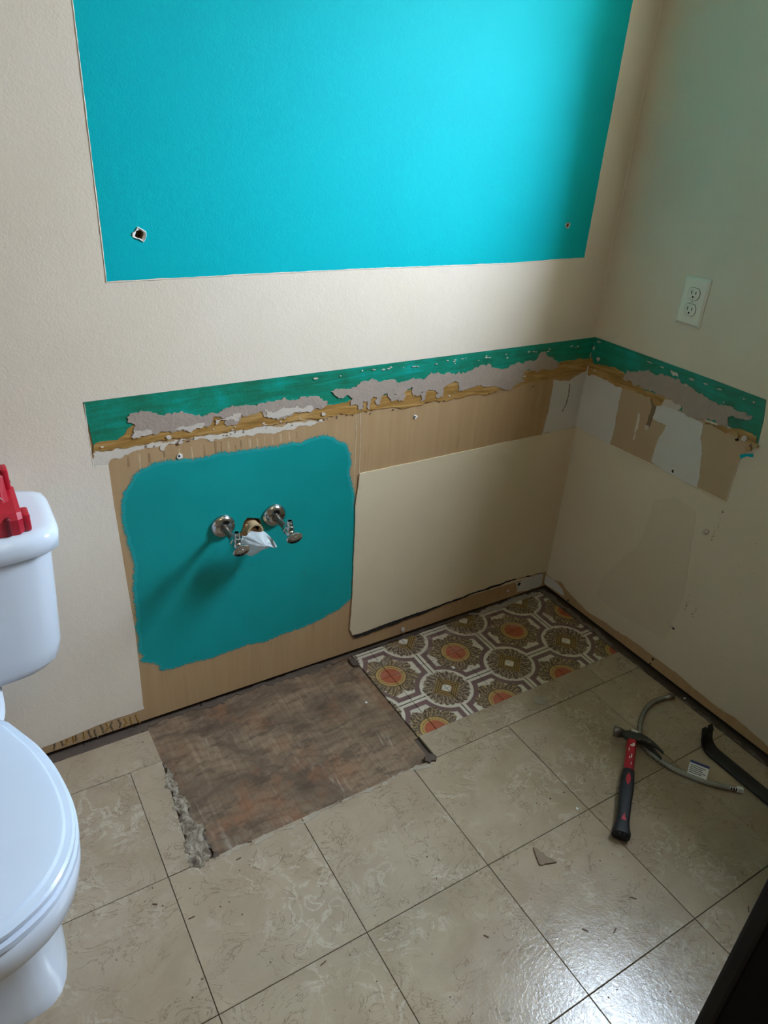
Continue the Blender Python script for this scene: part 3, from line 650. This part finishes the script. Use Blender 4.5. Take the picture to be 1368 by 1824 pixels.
RB = srect(0, .113, .205, -.39)
bm = bmesh.new()
loft(bm, [srect(0, .124, .213, -.392), srect(.008, .124, .213, -.392), srect(.03, .120, .209, -.392), srect(.075, .113, .200, -.392), srect(.15, .109, .198, -.394),
          blend(RB, eggring(0), .12, .20), blend(RB, eggring(0, .006), .42, .245), blend(RB, eggring(0, .006), .74, .29), eggring(.33, .010), eggring(.362, .003), eggring(.384, .002), eggring(.392, .006), eggring(.392, .05)])
bowl = loc(autosmooth(obj('bowl', bm, PORC, toilet), 50), toilet.location)
bm = bmesh.new(); loft(bm, [srect(.25, .085, .13, -.17, 4), srect(.34, .10, .14, -.17, 4), srect(.385, .118, .145, -.17, 4), srect(.395, .112, .14, -.17, 4)])
loc(autosmooth(obj('tank_deck', bm, PORC, toilet), 50), toilet.location)
bm = bmesh.new(); loft(bm, [eggring(.3935, .06), eggring(.3935, .006), eggring(.397, 0), eggring(.407, 0), eggring(.4115, .004), eggring(.4115, .06)])
loc(autosmooth(obj('seat', bm, SEATM, toilet), 40), toilet.location)
bm = bmesh.new(); loft(bm, [eggring(.4125, .05), eggring(.4125, .007), eggring(.416, .003), eggring(.424, .003), eggring(.4275, .007), eggring(.4290, .017), eggring(.4335, .021), eggring(.4345, .028), eggring(.4352, .06), eggring(.436, .12)])
lid = loc(autosmooth(obj('seat_lid', bm, SEATM, toilet), 30), toilet.location)
for s in (-1, 1):
    bm = bmesh.new(); box(bm, TX+s*.075-.02, TX+s*.075+.02, -.285, -.255, .393, .425, .006); loc(autosmooth(obj('hinge', bm, SEATM, toilet)), toilet.location)
    bm = bmesh.new(); lathe(bm, [(.013, 0), (.013, .01), (.009, .018), (.002, .02)], 16, Matrix.Translation((TX+s*.10, -.33, .03))); loc(autosmooth(obj('bolt_cap', bm, PORC, toilet)), toilet.location)
bm = bmesh.new()
TC = -.118
loft(bm, [srect(.396, .10, .05, TC, 4), srect(.398, .17, .07, TC, 4), srect(.408, .214, .082, TC, 4.5), srect(.428, .234, .088, TC, 5), srect(.46, .241, .091, TC, 5), srect(.57, .248, .094, TC, 5.5), srect(.684, .254, .097, TC, 6), srect(.684, .2, .07, TC, 6)])
loc(autosmooth(obj('tank', bm, PORC, toilet), 50), toilet.location)
bm = bmesh.new()
loft(bm, [srect(.683, .24, .09, TC, 6), srect(.683, .261, .103, TC, 6.5), srect(.688, .268, .108, TC, 7), srect(.712, .271, .110, TC, 7), srect(.722, .268, .107, TC, 7), srect(.7285, .259, .099, TC, 6.5), srect(.7300, .246, .088, TC, 6), srect(.7300, .1, .04, TC, 5)])
loc(autosmooth(obj('tank_lid', bm, PORC, toilet), 60), toilet.location)

# ------------------------------------------------------------------ red tool on the tank lid
RZ = .7302
red = empty('battery_charger', (-1.64, -.14, RZ), 'red plastic power tool charger resting on the toilet tank lid', 'charger')
def extrude_x(bm, prof, xa, xb, chamfer=0):
    rings = [[Vector((xa, y, RZ+z)) for y, z in prof], [Vector((xb-chamfer, y, RZ+z)) for y, z in prof]]
    if chamfer:
        cy = sum(y for y, _ in prof)/len(prof); cz = sum(z for _, z in prof)/len(prof)
        rings.append([Vector((xb, cy+(y-cy)*.9, RZ+cz+(z-cz)*.86)) for y, z in prof])
    loft(bm, rings)
bm = bmesh.new(); extrude_x(bm, [(-.204, 0), (-.206, .030), (-.196, .040), (-.150, .047), (-.10, .05), (-.095, 0)], -1.76, -1.578, .008)
loc(obj('body', bm, REDT, red), red.location)
bm = bmesh.new(); extrude_x(bm, [(-.165, .044), (-.120, .078), (-.106, .096), (-.080, .096), (-.072, 0), (-.10, 0)], -1.74, -1.592, .01)
loc(obj('upper_housing', bm, REDT, red), red.location)
for (ya, yb, za, zb, xa, xb) in [(-.200, -.165, .0, .034, -1.58, -1.566), (-.118, -.088, .035, .088, -1.594, -1.582)]:
    bm = bmesh.new(); box(bm, xa, xb, ya, yb, RZ+za, RZ+zb, .004, 2); t_ = loc(autosmooth(obj('latch', bm, REDT, red)), red.location)
    bm = bmesh.new(); lathe(bm, [(.003, 0), (.003, .002)], 12, Matrix.Translation((xb-.001, (ya+yb)/2, RZ+za+.022)) @ Matrix.Rotation(PI/2, 4, 'Y')); loc(obj('screw', bm, SLOT, t_), red.location)
bm = bmesh.new(); box(bm, -1.606, -1.598, -.2085, -.19, RZ+.001, RZ+.036, .002, 1); loc(obj('rib', bm, plain('deep_red_plastic', srgb(110, 10, 26), .5), red), red.location)
bm = bmesh.new(); v = [bm.verts.new(p) for p in [(-1.632, -.146, RZ+.0605), (-1.606, -.155, RZ+.0535), (-1.597, -.1635, RZ+.0475), (-1.609, -.148, RZ+.0590)]]; bm.faces.new(v)
bmesh.ops.solidify(bm, geom=bm.faces[:], thickness=.0012); loc(obj('white_marking', bm, LABELW, red), red.location)

red.location.x += .010

# ------------------------------------------------------------------ supply stop valves and drain
TOY = Matrix.Rotation(PI/2, 4, 'X')       # +z of a lathe -> -y (out of the wall)
def valve(x, z, label, tilt):
    o = empty('supply_stop_valve', (x, -.0005, z), label, 'valve', 'supply stop valves on the teal patch')
    bm = bmesh.new(); lathe(bm, [(.0305, 0), (.0305, .002), (.029, .006), (.024, .0105), (.017, .0135), (.0115, .0145), (.0105, .013), (.0085, .013)], 40, TOY); autosmooth(obj('escutcheon', bm, CHROME, o), 60)
    bm = bmesh.new(); lathe(bm, [(.0078, 0), (.0078, .078)], 20, TOY); autosmooth(obj('pipe', bm, OLDPIPE, o))
    bm = bmesh.new(); lathe(bm, [(.010, .070), (.0125, .072), (.0125, .082), (.0105, .084)], 6, TOY); obj('compression_nut', bm, CHROME, o)
    bm = bmesh.new(); lathe(bm, [(.0095, .082), (.0105, .086), (.0105, .100), (.008, .104), (.0045, .106), (.0045, .118)], 20, TOY); autosmooth(obj('valve_body', bm, CHROME, o))
    M = Matrix.Translation((0, -.094, 0))
    bm = bmesh.new(); lathe(bm, [(.0075, .004), (.0095, .012), (.0095, .018), (.0068, .020), (.0068, .025), (.0074, .027), (.0074, .033), (.0050, .033), (.0046, .022)], 20, M); t = autosmooth(obj('outlet', bm, CHROME, o))
    bm = bmesh.new(); lathe(bm, [(.0046, 0.0225), (.0046, .0235)], 16, M); obj('outlet_bore', bm, SLOT, t)
    H = Matrix.Translation((0, -.116, -.001)) @ Matrix.Rotation(tilt, 4, 'Y') @ TOY
    bm = bmesh.new(); lathe(bm, [(.8, 0), (.97, .001), (1, .0025), (1, .005), (.93, .0065), (.82, .0058), (.3, .0058), (.25, .0072), (.05, .0072)], 32, H @ Matrix.Diagonal((.0205, .0135, 1, 1))); hd = autosmooth(obj('handle', bm, CHROME, o))
    bm = bmesh.new()
    for k in range(10):
        a = 2*PI*k/10; box(bm, -.0011, .0011, -.0007, .0007, .0056, .0064, M=H @ Matrix.Translation((.013*math.cos(a), .0082*math.sin(a), 0)))
    obj('stamped_marks', bm, OLDPIPE, hd)
    return o
valve(-1.140, .531, 'chrome stop valve left of the white tissue plug on teal wall', -.16)
valve(-1.008, .530, 'chrome stop valve right of the white tissue plug on teal wall', -.10)
dr = empty('drain_stub', (DX, 0, DZ), 'tan drain pipe stub in a ragged hole in the teal wall', 'pipe')
bm = bmesh.new(); lathe(bm, [(.019, -.05), (.019, .014), (.0205, .015), (.0205, .022), (.0165, .022), (.0165, -.02)], 24, TOY); autosmooth(obj('pipe', bm, plain('tan_plastic_pipe', srgb(188, 158, 118), .55, var=.2, vs=80), dr))
D3 = lambda pts: crop(bw, 340, 850, 5.262, pts)
for nm, pts, mt, h in [('torn_board', [(465,545),(480,495),(505,440),(540,436),(572,450),(575,478),(605,470),(625,490),(560,505),(520,525),(490,560)], TAN, .005),
                       ('torn_board', [(440,525),(470,515),(480,540),(455,560)], MUSTARD, .003),
                       ('dark_gap', [(598,458),(640,453),(672,492),(662,522),(640,522),(612,490)], DARK, .003)]:
    loc(layer(nm, 'back', jag(D3(pts), .004, .5), .0004, h, mt, dr), dr.location)
# tissue stuffed in the drain
ts = empty('tissue_plug', (DX, -.03, DZ), 'crumpled white tissue stuffed into the drain pipe', 'tissue')
bm = bmesh.new(); ns, nt = 14, 30; grid = []
outl = [(-.040, .012), (-.048, -.006), (-.042, -.030), (-.031, -.046), (-.020, -.046), (-.012, -.036), (.012, -.036), (.040, -.040), (.046, -.036), (.036, -.016), (.018, .006), (.002, .014), (-.018, .016)]
op = smoothpath([(a, b, 0) for a, b in outl + outl[:1]], 4)[:-1]; nt = len(op)
for i in range(ns+1):
    s = i/ns; row = []
    for k, p in enumerate(op):
        w = p*s; fold = .006*math.sin(k*.9+s*3)*s + .005*noise.noise(Vector((w.x*70, w.y*70, 3)))
        row.append(bm.verts.new((w.x-.004, -.030 + .032*s*s - .004 + fold - .012*(1-s), w.y)))
    grid.append(row)
for a, b in zip(grid, grid[1:]):
    for k in range(nt): bm.faces.new((a[k], a[(k+1) % nt], b[(k+1) % nt], b[k]))
bm.faces.new(grid[0])
bmesh.ops.solidify(bm, geom=bm.faces[:], thickness=.0015)
bmesh.ops.translate(bm, vec=(-.002, -.022, .006), verts=bm.verts)
ob = obj('wad', bm, TISSUE, ts, True)

# ------------------------------------------------------------------ socket outlet
so = empty('socket_outlet', (0, -.294, 1.052), 'ivory double socket outlet plate on the right wall', 'outlet')
def on_right(bm): bmesh.ops.transform(bm, matrix=Matrix(((0, 0, -1, 0), (-1, 0, 0, 0), (0, 1, 0, 0), (0, 0, 0, 1))), verts=bm.verts)  # local x->-y, y->z, z->-x
bm = bmesh.new(); a, b = .0365, .0585
loft(bm, [[Vector((sx*(a-i), sy*(b-i), z)) for sx, sy in ((-1, -1), (1, -1), (1, 1), (-1, 1))] for i, z in ((0, 0), (0, .0025), (.006, .0062))]); on_right(bm); plate = obj('cover_plate', bm, IVORY, so)
def face(cy):
    bm = bmesh.new(); pts = [Vector((.0172*math.cos(t), .0172*math.sin(t))) for t in [2*PI*k/48 for k in range(48)]]; pts = [Vector((p.x, max(-.0142, min(.0142, p.y)))) for p in pts]
    loft(bm, [[Vector((p.x, p.y+cy, .006)) for p in pts], [Vector((p.x, p.y+cy, .0078)) for p in pts], [Vector((p.x*.95, p.y*.95+cy, .0082)) for p in pts]]); on_right(bm); f = autosmooth(obj('receptacle', bm, IVORY, so))
    bm = bmesh.new(); q = [Vector((p.x*1.06, p.y*1.06+cy, .0060)) for p in pts]; loft(bm, [q, [v + Vector((0, 0, .0005)) for v in q]]); on_right(bm); obj('seam', bm, SMUDGE, f)
    for dx, w, h in ((-.0063, .0011, .0042), (.0063, .0011, .0034)):
        bm = bmesh.new(); box(bm, dx-w, dx+w, cy+.003-h, cy+.003+h, .008, .0085); on_right(bm); obj('slot', bm, SLOT, f)
    bm = bmesh.new(); lathe(bm, [(.0024, .008), (.0024, .0085)], 16, Matrix.Translation((0, cy-.0075, 0))); on_right(bm); obj('ground_hole', bm, SLOT, f)
face(.0195); face(-.0195)
bm = bmesh.new(); lathe(bm, [(.003, .006), (.003, .0068), (.002, .0072)], 16); on_right(bm); sc = autosmooth(obj('screw', bm, IVORY, so))
bm = bmesh.new(); box(bm, -.0025, .0025, -.0004, .0004, .0070, .0075, M=Matrix.Rotation(.9, 4, 'Z')); on_right(bm); obj('screw_slot', bm, SLOT, sc)

# ------------------------------------------------------------------ hammer
# local frame: +x runs from head down the handle, +y towards the claw, z up
hp = Vector((*fl(1124, 1320, .015), 0)); he = Vector((*fl(1106, 1487, .015), 0)); ang = math.atan2((he-hp).y, (he-hp).x); HL = (he-hp).length
ham = empty('claw_hammer', (hp.x, hp.y, 0), 'claw hammer with red shaft and black grip on the beige floor', 'hammer', None, ang); ham.location.z = .0145; ham.rotation_euler[1] = .0435
HZ = .0165
def xsec(x, w, h, e=3.0, n=20, cz=HZ, cy=0):
    out = []
    for k in range(n):
        t = 2*PI*k/n; c, s = math.cos(t), math.sin(t); r = (abs(c/w)**e+abs(s/h)**e)**(-1/e); out.append(Vector((x, cy+c*r, cz+s*r)))
    return out
side = 1
bm = bmesh.new(); loft(bm, [xsec(.012, .012, .009), xsec(.03, .0125, .0105), xsec(.07, .0115, .0105), xsec(.125, .0125, .0105), xsec(.14, .0125, .0105)]); autosmooth(obj('shaft', bm, REDP, ham))
L = HL+.006
bm = bmesh.new(); loft(bm, [xsec(.118, .0128, .0112), xsec(.121, .0142, .0124), xsec(.15, .0165, .0142), xsec(.175, .0168, .0148), xsec(.22, .0152, .0142), xsec(.27, .0148, .0142), xsec(L-.035, .0155, .0145), xsec(L-.020, .018, .0150), xsec(L-.008, .021, .0162), xsec(L-.002, .0205, .016), xsec(L, .017, .013)])
grip = autosmooth(obj('grip', bm, BLACKR, ham))
for pts in ([(.135, 0), (.145, .0045), (.155, .0055), (.165, .004), (.175, 0), (.165, -.004), (.155, -.0055), (.145, -.0045)], [(L-.055, 0), (L-.034, .006), (L-.036, -.006)]):
    bm = bmesh.new(); loft(bm, [[Vector((x, y, HZ+.010)) for x, y in pts], [Vector((x, y, HZ+.0153)) for x, y in pts]]); obj('grip_inlay', bm, REDP, grip)
for s in (-1, 1):
    bm = bmesh.new(); tube(bm, [(.17+.16*t*(L/.33), s*(.0095-.005*t), HZ+.0128) for t in [k/12 for k in range(13)]], lambda t: .003*math.sin(PI*min(1, max(.02, t)))+.0006, 8, .6); obj('grip_rib', bm, BLACKR, grip)
bm = bmesh.new()
# poll and neck (towards -y), cheek, then claws (towards +y, curving down the handle)
def ysec(y, a, b, cx, e=2.6, n=20): return [Vector((cx+p.y, y, p.z)) for p in xsec(0, a, b, e, n)]
loft(bm, [ysec(-.048, .0125, .0125, -.002, 2), ysec(-.046, .0142, .0142, -.002, 2), ysec(-.034, .0145, .0145, -.002, 2), ysec(-.030, .012, .012, -.002, 2.2), ysec(-.022, .0095, .0098, -.001, 2.6), ysec(-.014, .0125, .0105, 0, 3.5), ysec(-.010, .0165, .0112, .002, 5), ysec(.014, .0165, .0112, .002, 5), ysec(.020, .0125, .0105, .001, 4)])
head = autosmooth(obj('head', bm, DSTEEL, ham), 40)
bm = bmesh.new(); loft(bm, [ysec(-.0485, .0120, .0120, -.002, 2), ysec(-.0475, .0145, .0145, -.002, 2), ysec(-.0335, .0149, .0149, -.002, 2), ysec(-.030, .0126, .0126, -.002, 2)]); autosmooth(obj('striking_face', bm, STEEL, head), 40)
for s in (-1, 1):
    bm = bmesh.new(); rings = []
    for k in range(11):
        t = k/10; y = .016+.060*t; x = -.001+.034*t**1.9; zc = HZ + s*(.0052+.0050*t); w = .0115*(1-t)+.0035*t; h = .0052*(1-.15*t)
        rings.append([Vector((x+dx*w, y+dx*w*.35*t, zc+dz*h)) for dx, dz in ((-1, -.8), (-.6, -1), (.6, -1), (1, -.8), (1, .8), (.6, 1), (-.6, 1), (-1, .8))])
    loft(bm, rings); autosmooth(obj('claw', bm, DSTEEL, head), 40)
bm = bmesh.new(); box(bm, -.0152, -.008, -.006, .012, HZ+.0095, HZ+.0122, .001, 1); obj('paint_smear', bm, WHITE, head)
for x, y, w, h in [(.035, .004, .004, .003), (.040, .0, .0025, .004), (.075, .002, .006, .0012), (.082, -.002, .003, .001), (.055, -.006, .005, .0008), (.1, .003, .004, .0008)]:
    bm = bmesh.new(); box(bm, x-w, x+w, y-h, y+h, HZ+.009, HZ+.0110, M=None); obj('paint_scratch', bm, LABELW, ham)

# ------------------------------------------------------------------ braided supply hose
HR = .0068
hpts = [fl(px, py, HR) for px, py in [(1186,1243),(1172,1247),(1158,1255),(1146,1271),(1139,1296),(1142,1319),(1152,1335),(1172,1352),(1200,1370),(1230,1383),(1262,1395),(1300,1404)]]
hose = empty('supply_hose', (hpts[6][0], hpts[6][1], 0), 'braided steel water supply hose curled on the floor by the hammer', 'hose')
path = smoothpath([(x, y, HR+.0004) for x, y in hpts], 8)
bm = bmesh.new(); tube(bm, path, HR, 14); loc(autosmooth(obj('braided_tube', bm, BRAID, hose), 60), hose.location)
def fitting(p, d, parts, mats):
    p = Vector(p); d = Vector(d).normalized(); M = Matrix.Translation(p) @ d.to_track_quat('Z', 'Y').to_matrix().to_4x4()
    for (nm, prof, nn), mt in zip(parts, mats):
        bm = bmesh.new(); lathe(bm, prof, nn, M); loc(autosmooth(obj(nm, bm, mt, hose), 30), hose.location)
ferr = [(.0066, -.002), (.0072, -.001), (.0072, .003), (.0064, .004), (.0072, .005), (.0072, .009), (.0064, .010), (.0072, .011), (.0072, .015), (.006, .016)]
fitting(path[0]+Vector((0, 0, .001)), path[0]-path[2], [('ferrule', [(r, h*.8) for r, h in ferr], 20), ('nut', [(.0075, .013), (.0092, .014), (.0092, .024), (.0075, .025), (.005, .025), (.005, .018)], 20)], [CHROME, OLDPIPE])
fitting(path[-1]+Vector((0, 0, .001)), path[-1]-path[-3], [('ferrule', ferr, 20), ('nut', [(.008, .015), (.0088, .016), (.0088, .029), (.008, .030), (.005, .030), (.005, .02)], 6)], [CHROME, plain('nut_highlight_pale', srgb(214, 214, 212), .3, .3, var=.03)])  # end nut's pale colour carries the white highlight of chrome
# clear sleeve and paper label
i0, i1 = len(path)-22, len(path)-12
bm = bmesh.new(); tube(bm, path[i0:i1+1], HR*1.12, 14); loc(obj('clear_sleeve', bm, CLEAR, hose), hose.location)
A = path[i0+3].copy(); Bv = path[i1].copy(); dirv = (Bv-A).normalized(); upv = Vector((-dirv.y, dirv.x, 0)); upv = upv if upv.y > 0 else -upv
lv = (upv*.8 + Vector((0, 0, .6))).normalized(); A += Vector((0, 0, HR+.001)); LW, LH = .046, .034
def lquad(u0, u1, v0, v1, lift, mat, name, parent):
    bm = bmesh.new(); nrm = dirv.cross(lv).normalized()
    if nrm.z < 0: nrm = -nrm
    f = lambda u, v: A + dirv*(u*LW) + lv*(v*LH) + nrm*lift
    q = [f(u0, v0), f(u1, v0), f(u1, v1), f(u0, v1)]
    loft(bm, [[p - nrm*.0006 for p in q], q]); return loc(obj(name, bm, mat, parent), hose.location)
lab = lquad(0, 1, 0, 1, 0, LABELW, 'paper_label', hose)
lquad(0, 1, .82, 1, .0004, LABELB, 'label_print', lab)
for k in range(5): lquad(.06, random.uniform(.7, .94), .12+k*.13, .17+k*.13, .0004, INK, 'label_print', lab)

# ------------------------------------------------------------------ pry bar
bar = empty('pry_bar', (-.10, -.80, 0), 'black flat pry bar with hooked claw end lying by the right wall', 'pry bar')
p0 = Vector((*fl(1272, 1345), 0)); p1 = Vector((*fl(1368, 1424), 0)); bd = (p1-p0).normalized(); bs_ = Vector((-bd.y, bd.x, 0)); p1 = p0 + bd*.40
def barsec(c, t, w, th):     # t: tangent; section spans the side vector and the normal
    nn = t.cross(bs_).normalized(); return [c + bs_*(sx*w) + nn*(sz*th) for sx, sz in ((-1, -.6), (-.8, -1), (.8, -1), (1, -.6), (1, .6), (.8, 1), (-.8, 1), (-1, .6))]
prof = []; rad = .034
for k in range(9): prof.append((p1 + (p0-p1)*(k/8) + Vector((0, 0, .0048)), (p0-p1).normalized()))
for k in range(1, 8):
    a = math.radians(78)*k/7; prof.append((p0 - bd*(rad*math.sin(a)) + Vector((0, 0, .0048+rad*(1-math.cos(a)))), (-bd*math.cos(a)+Vector((0, 0, 1))*math.sin(a))))
for k in (1, 2): prof.append((prof[-1][0]+prof[-1][1]*.009, prof[-1][1]))
bm = bmesh.new(); loft(bm, [barsec(c, t, .0200, .0046) for c, t in prof]); sh = loc(autosmooth(obj('shank', bm, BLACKS, bar), 40), bar.location)
ce, te = prof[-1]
for s in (-1, 1):
    bm = bmesh.new(); rings = []
    for k in range(5):
        q = k/4; c = ce + te*(.016*q) + bs_*(s*(.0106+.0015*q)) - bd*(.003*q*q); w = .0094*(1-.18*q); rings.append([c + bs_*(sx*w) + te.cross(bs_).normalized()*(sz*.0042*(1-.75*q)) for sx, sz in ((-1, -1), (1, -1), (1, 1), (-1, 1))])
    loft(bm, rings); loc(obj('claw', bm, BLACKS, sh), bar.location)

# ------------------------------------------------------------------ black cabinet at the right, close to the camera
cab = empty('storage_cabinet', (-.5, -1.5, 0), 'black storage cabinet at the lower right edge of the room', 'cabinet')
CX0, CX1, CY0, CY1, CH = -.895, -.02, -1.80, -1.244, .92
def cpart(nm, a, mat, bev=.003):
    bm = bmesh.new(); box(bm, *a, bev); return loc(obj(nm, bm, mat, cab), cab.location)
cpart('side_panel', (CX0+.004, CX0+.022, CY0, CY1-.022, .06, CH), BLACKW)
cpart('edge_post', (CX0, CX0+.024, CY1-.024, CY1, .0, CH), BROWNTRIM, .006)
cpart('side_panel', (CX1-.02, CX1, CY0, CY1-.002, .0, CH), BLACKW)
cpart('back_panel', (CX0+.024, CX1-.02, CY1-.016, CY1-.004, .02, CH), BLACKW)
cpart('bottom_panel', (CX0+.022, CX1-.02, CY0, CY1-.016, .06, .08), BLACKW)
cpart('top_panel', (CX0-.002, CX1, CY0-.01, CY1+.002, CH, CH+.022), BLACKW)
cpart('plinth', (CX0+.03, CX1-.02, CY0+.03, CY0+.05, 0, .06), BLACKW)
for k in (0, 1):
    xa = CX0+.002+k*.437; d_ = cpart('door', (xa, xa+.433, CY0-.02, CY0-.001, .07, CH-.005), BLACKW)
    bm = bmesh.new(); xh = xa+(.40 if k == 0 else .033); tube(bm, [(xh, CY0-.02, .55), (xh, CY0-.045, .555), (xh, CY0-.045, .645), (xh, CY0-.02, .65)], .005, 8); loc(obj('handle', bm, STEEL, d_), cab.location)

# ------------------------------------------------------------------ debris on the floor
sh_pts = [(949,1511),(956,1513),(962,1519),(968,1521),(972,1527),(982,1531),(986,1534),(991,1537),(975,1540),(970,1540),(968,1542),(961,1542),(955,1528)]
sx, sy = fl(968, 1530)
bm = bmesh.new(); P_ = [fl(*p) for p in sh_pts]; loft(bm, [[Vector((a-sx, b-sy, 0.0003)) for a, b in P_], [Vector((a-sx, b-sy, .0042)) for a, b in P_]])
o = obj('tile_shard', bm, SHARD); o.location = (sx, sy, 0); tag(o, 'broken triangular tile shard lying on the floor below the hammer', 'shard')
def chip(name, px, py, r, mat, label, cat, group, z=0., flatk=.5):
    bm = bmesh.new(); vs = bmesh.ops.create_icosphere(bm, subdivisions=1, radius=r)['verts']
    for v in vs: v.co = Vector((v.co.x*random.uniform(.7, 1.3), v.co.y*random.uniform(.7, 1.3), max(0, v.co.z*flatk+r*.25)))
    o = obj(name, bm, mat); x, y = fl(px, py, z); o.location = (x, y, z); return tag(o, label, cat, group)
chip('plaster_chip', 808, 1190, .0055, GYPSUM, 'white plaster chip on the ornate tiles', 'chip', 'plaster chips', -.003)
chip('plaster_chip', 652, 1252, .004, GYPSUM, 'white plaster chip near the right side of the bare plywood', 'chip', 'plaster chips', -.006)
chip('plaster_chip', 1219, 1244, .004, GYPSUM, 'white plaster chip in the gap at the foot of the right wall', 'chip', 'plaster chips', -.004)
chip('plaster_chip', 1028, 1441, .0035, GYPSUM, 'tiny white chip on beige tile left of the hammer grip', 'chip', 'plaster chips')
chip('dirt_crumb', 980, 1423, .0022, DARK, 'small dark crumb on beige tile left of the hammer', 'crumb', None)
for (px, py, a) in [(1128,1600,-.3),(1042,1657,-.4),(1095,1658,.9),(276,1611,-.1),(341,1635,.5),(1333,1620,1.2),(425,1530,.6),(445,1500,.3),(866,1668,-.5),(576,1716,.7)]:
    bm = bmesh.new(); l = random.uniform(.004, .007); vs = box(bm, -l, l, -.0011, .0011, .0003, .0018); 
    for v in bm.verts: v.co.y *= random.uniform(.5, 1.2)
    o = obj('wood_splinter', bm, SPLINT); x, y = fl(px, py); o.location = (x, y, 0); o.rotation_euler[2] = a - .5
    tag(o, 'tiny brown splinter lying on the beige floor tiles', 'splinter', 'splinters on the floor')
bm = bmesh.new()
for i in range(170):
    px, py = random.uniform(120, 1330), random.uniform(1200, 1810); x, y = fl(px, py)
    if not (-1.6 < x < -.05 and -1.15 < y < -.02): continue
    if x > -.34 and -.97 < y < -.55: continue
    z = -.006 if (x < -.78 and -1.37 < x and y > -.45) else (-.003 if (x > -.77 and y > -.365) else 0)
    w = random.uniform(.0004, .0013); box(bm, x-w, x+w, y-w, y+w, z, z+w)
o = obj('floor_dust', bm, SPLINT); tag(o, 'fine brown dust and crumbs scattered over the floor', 'dust', kind='stuff')
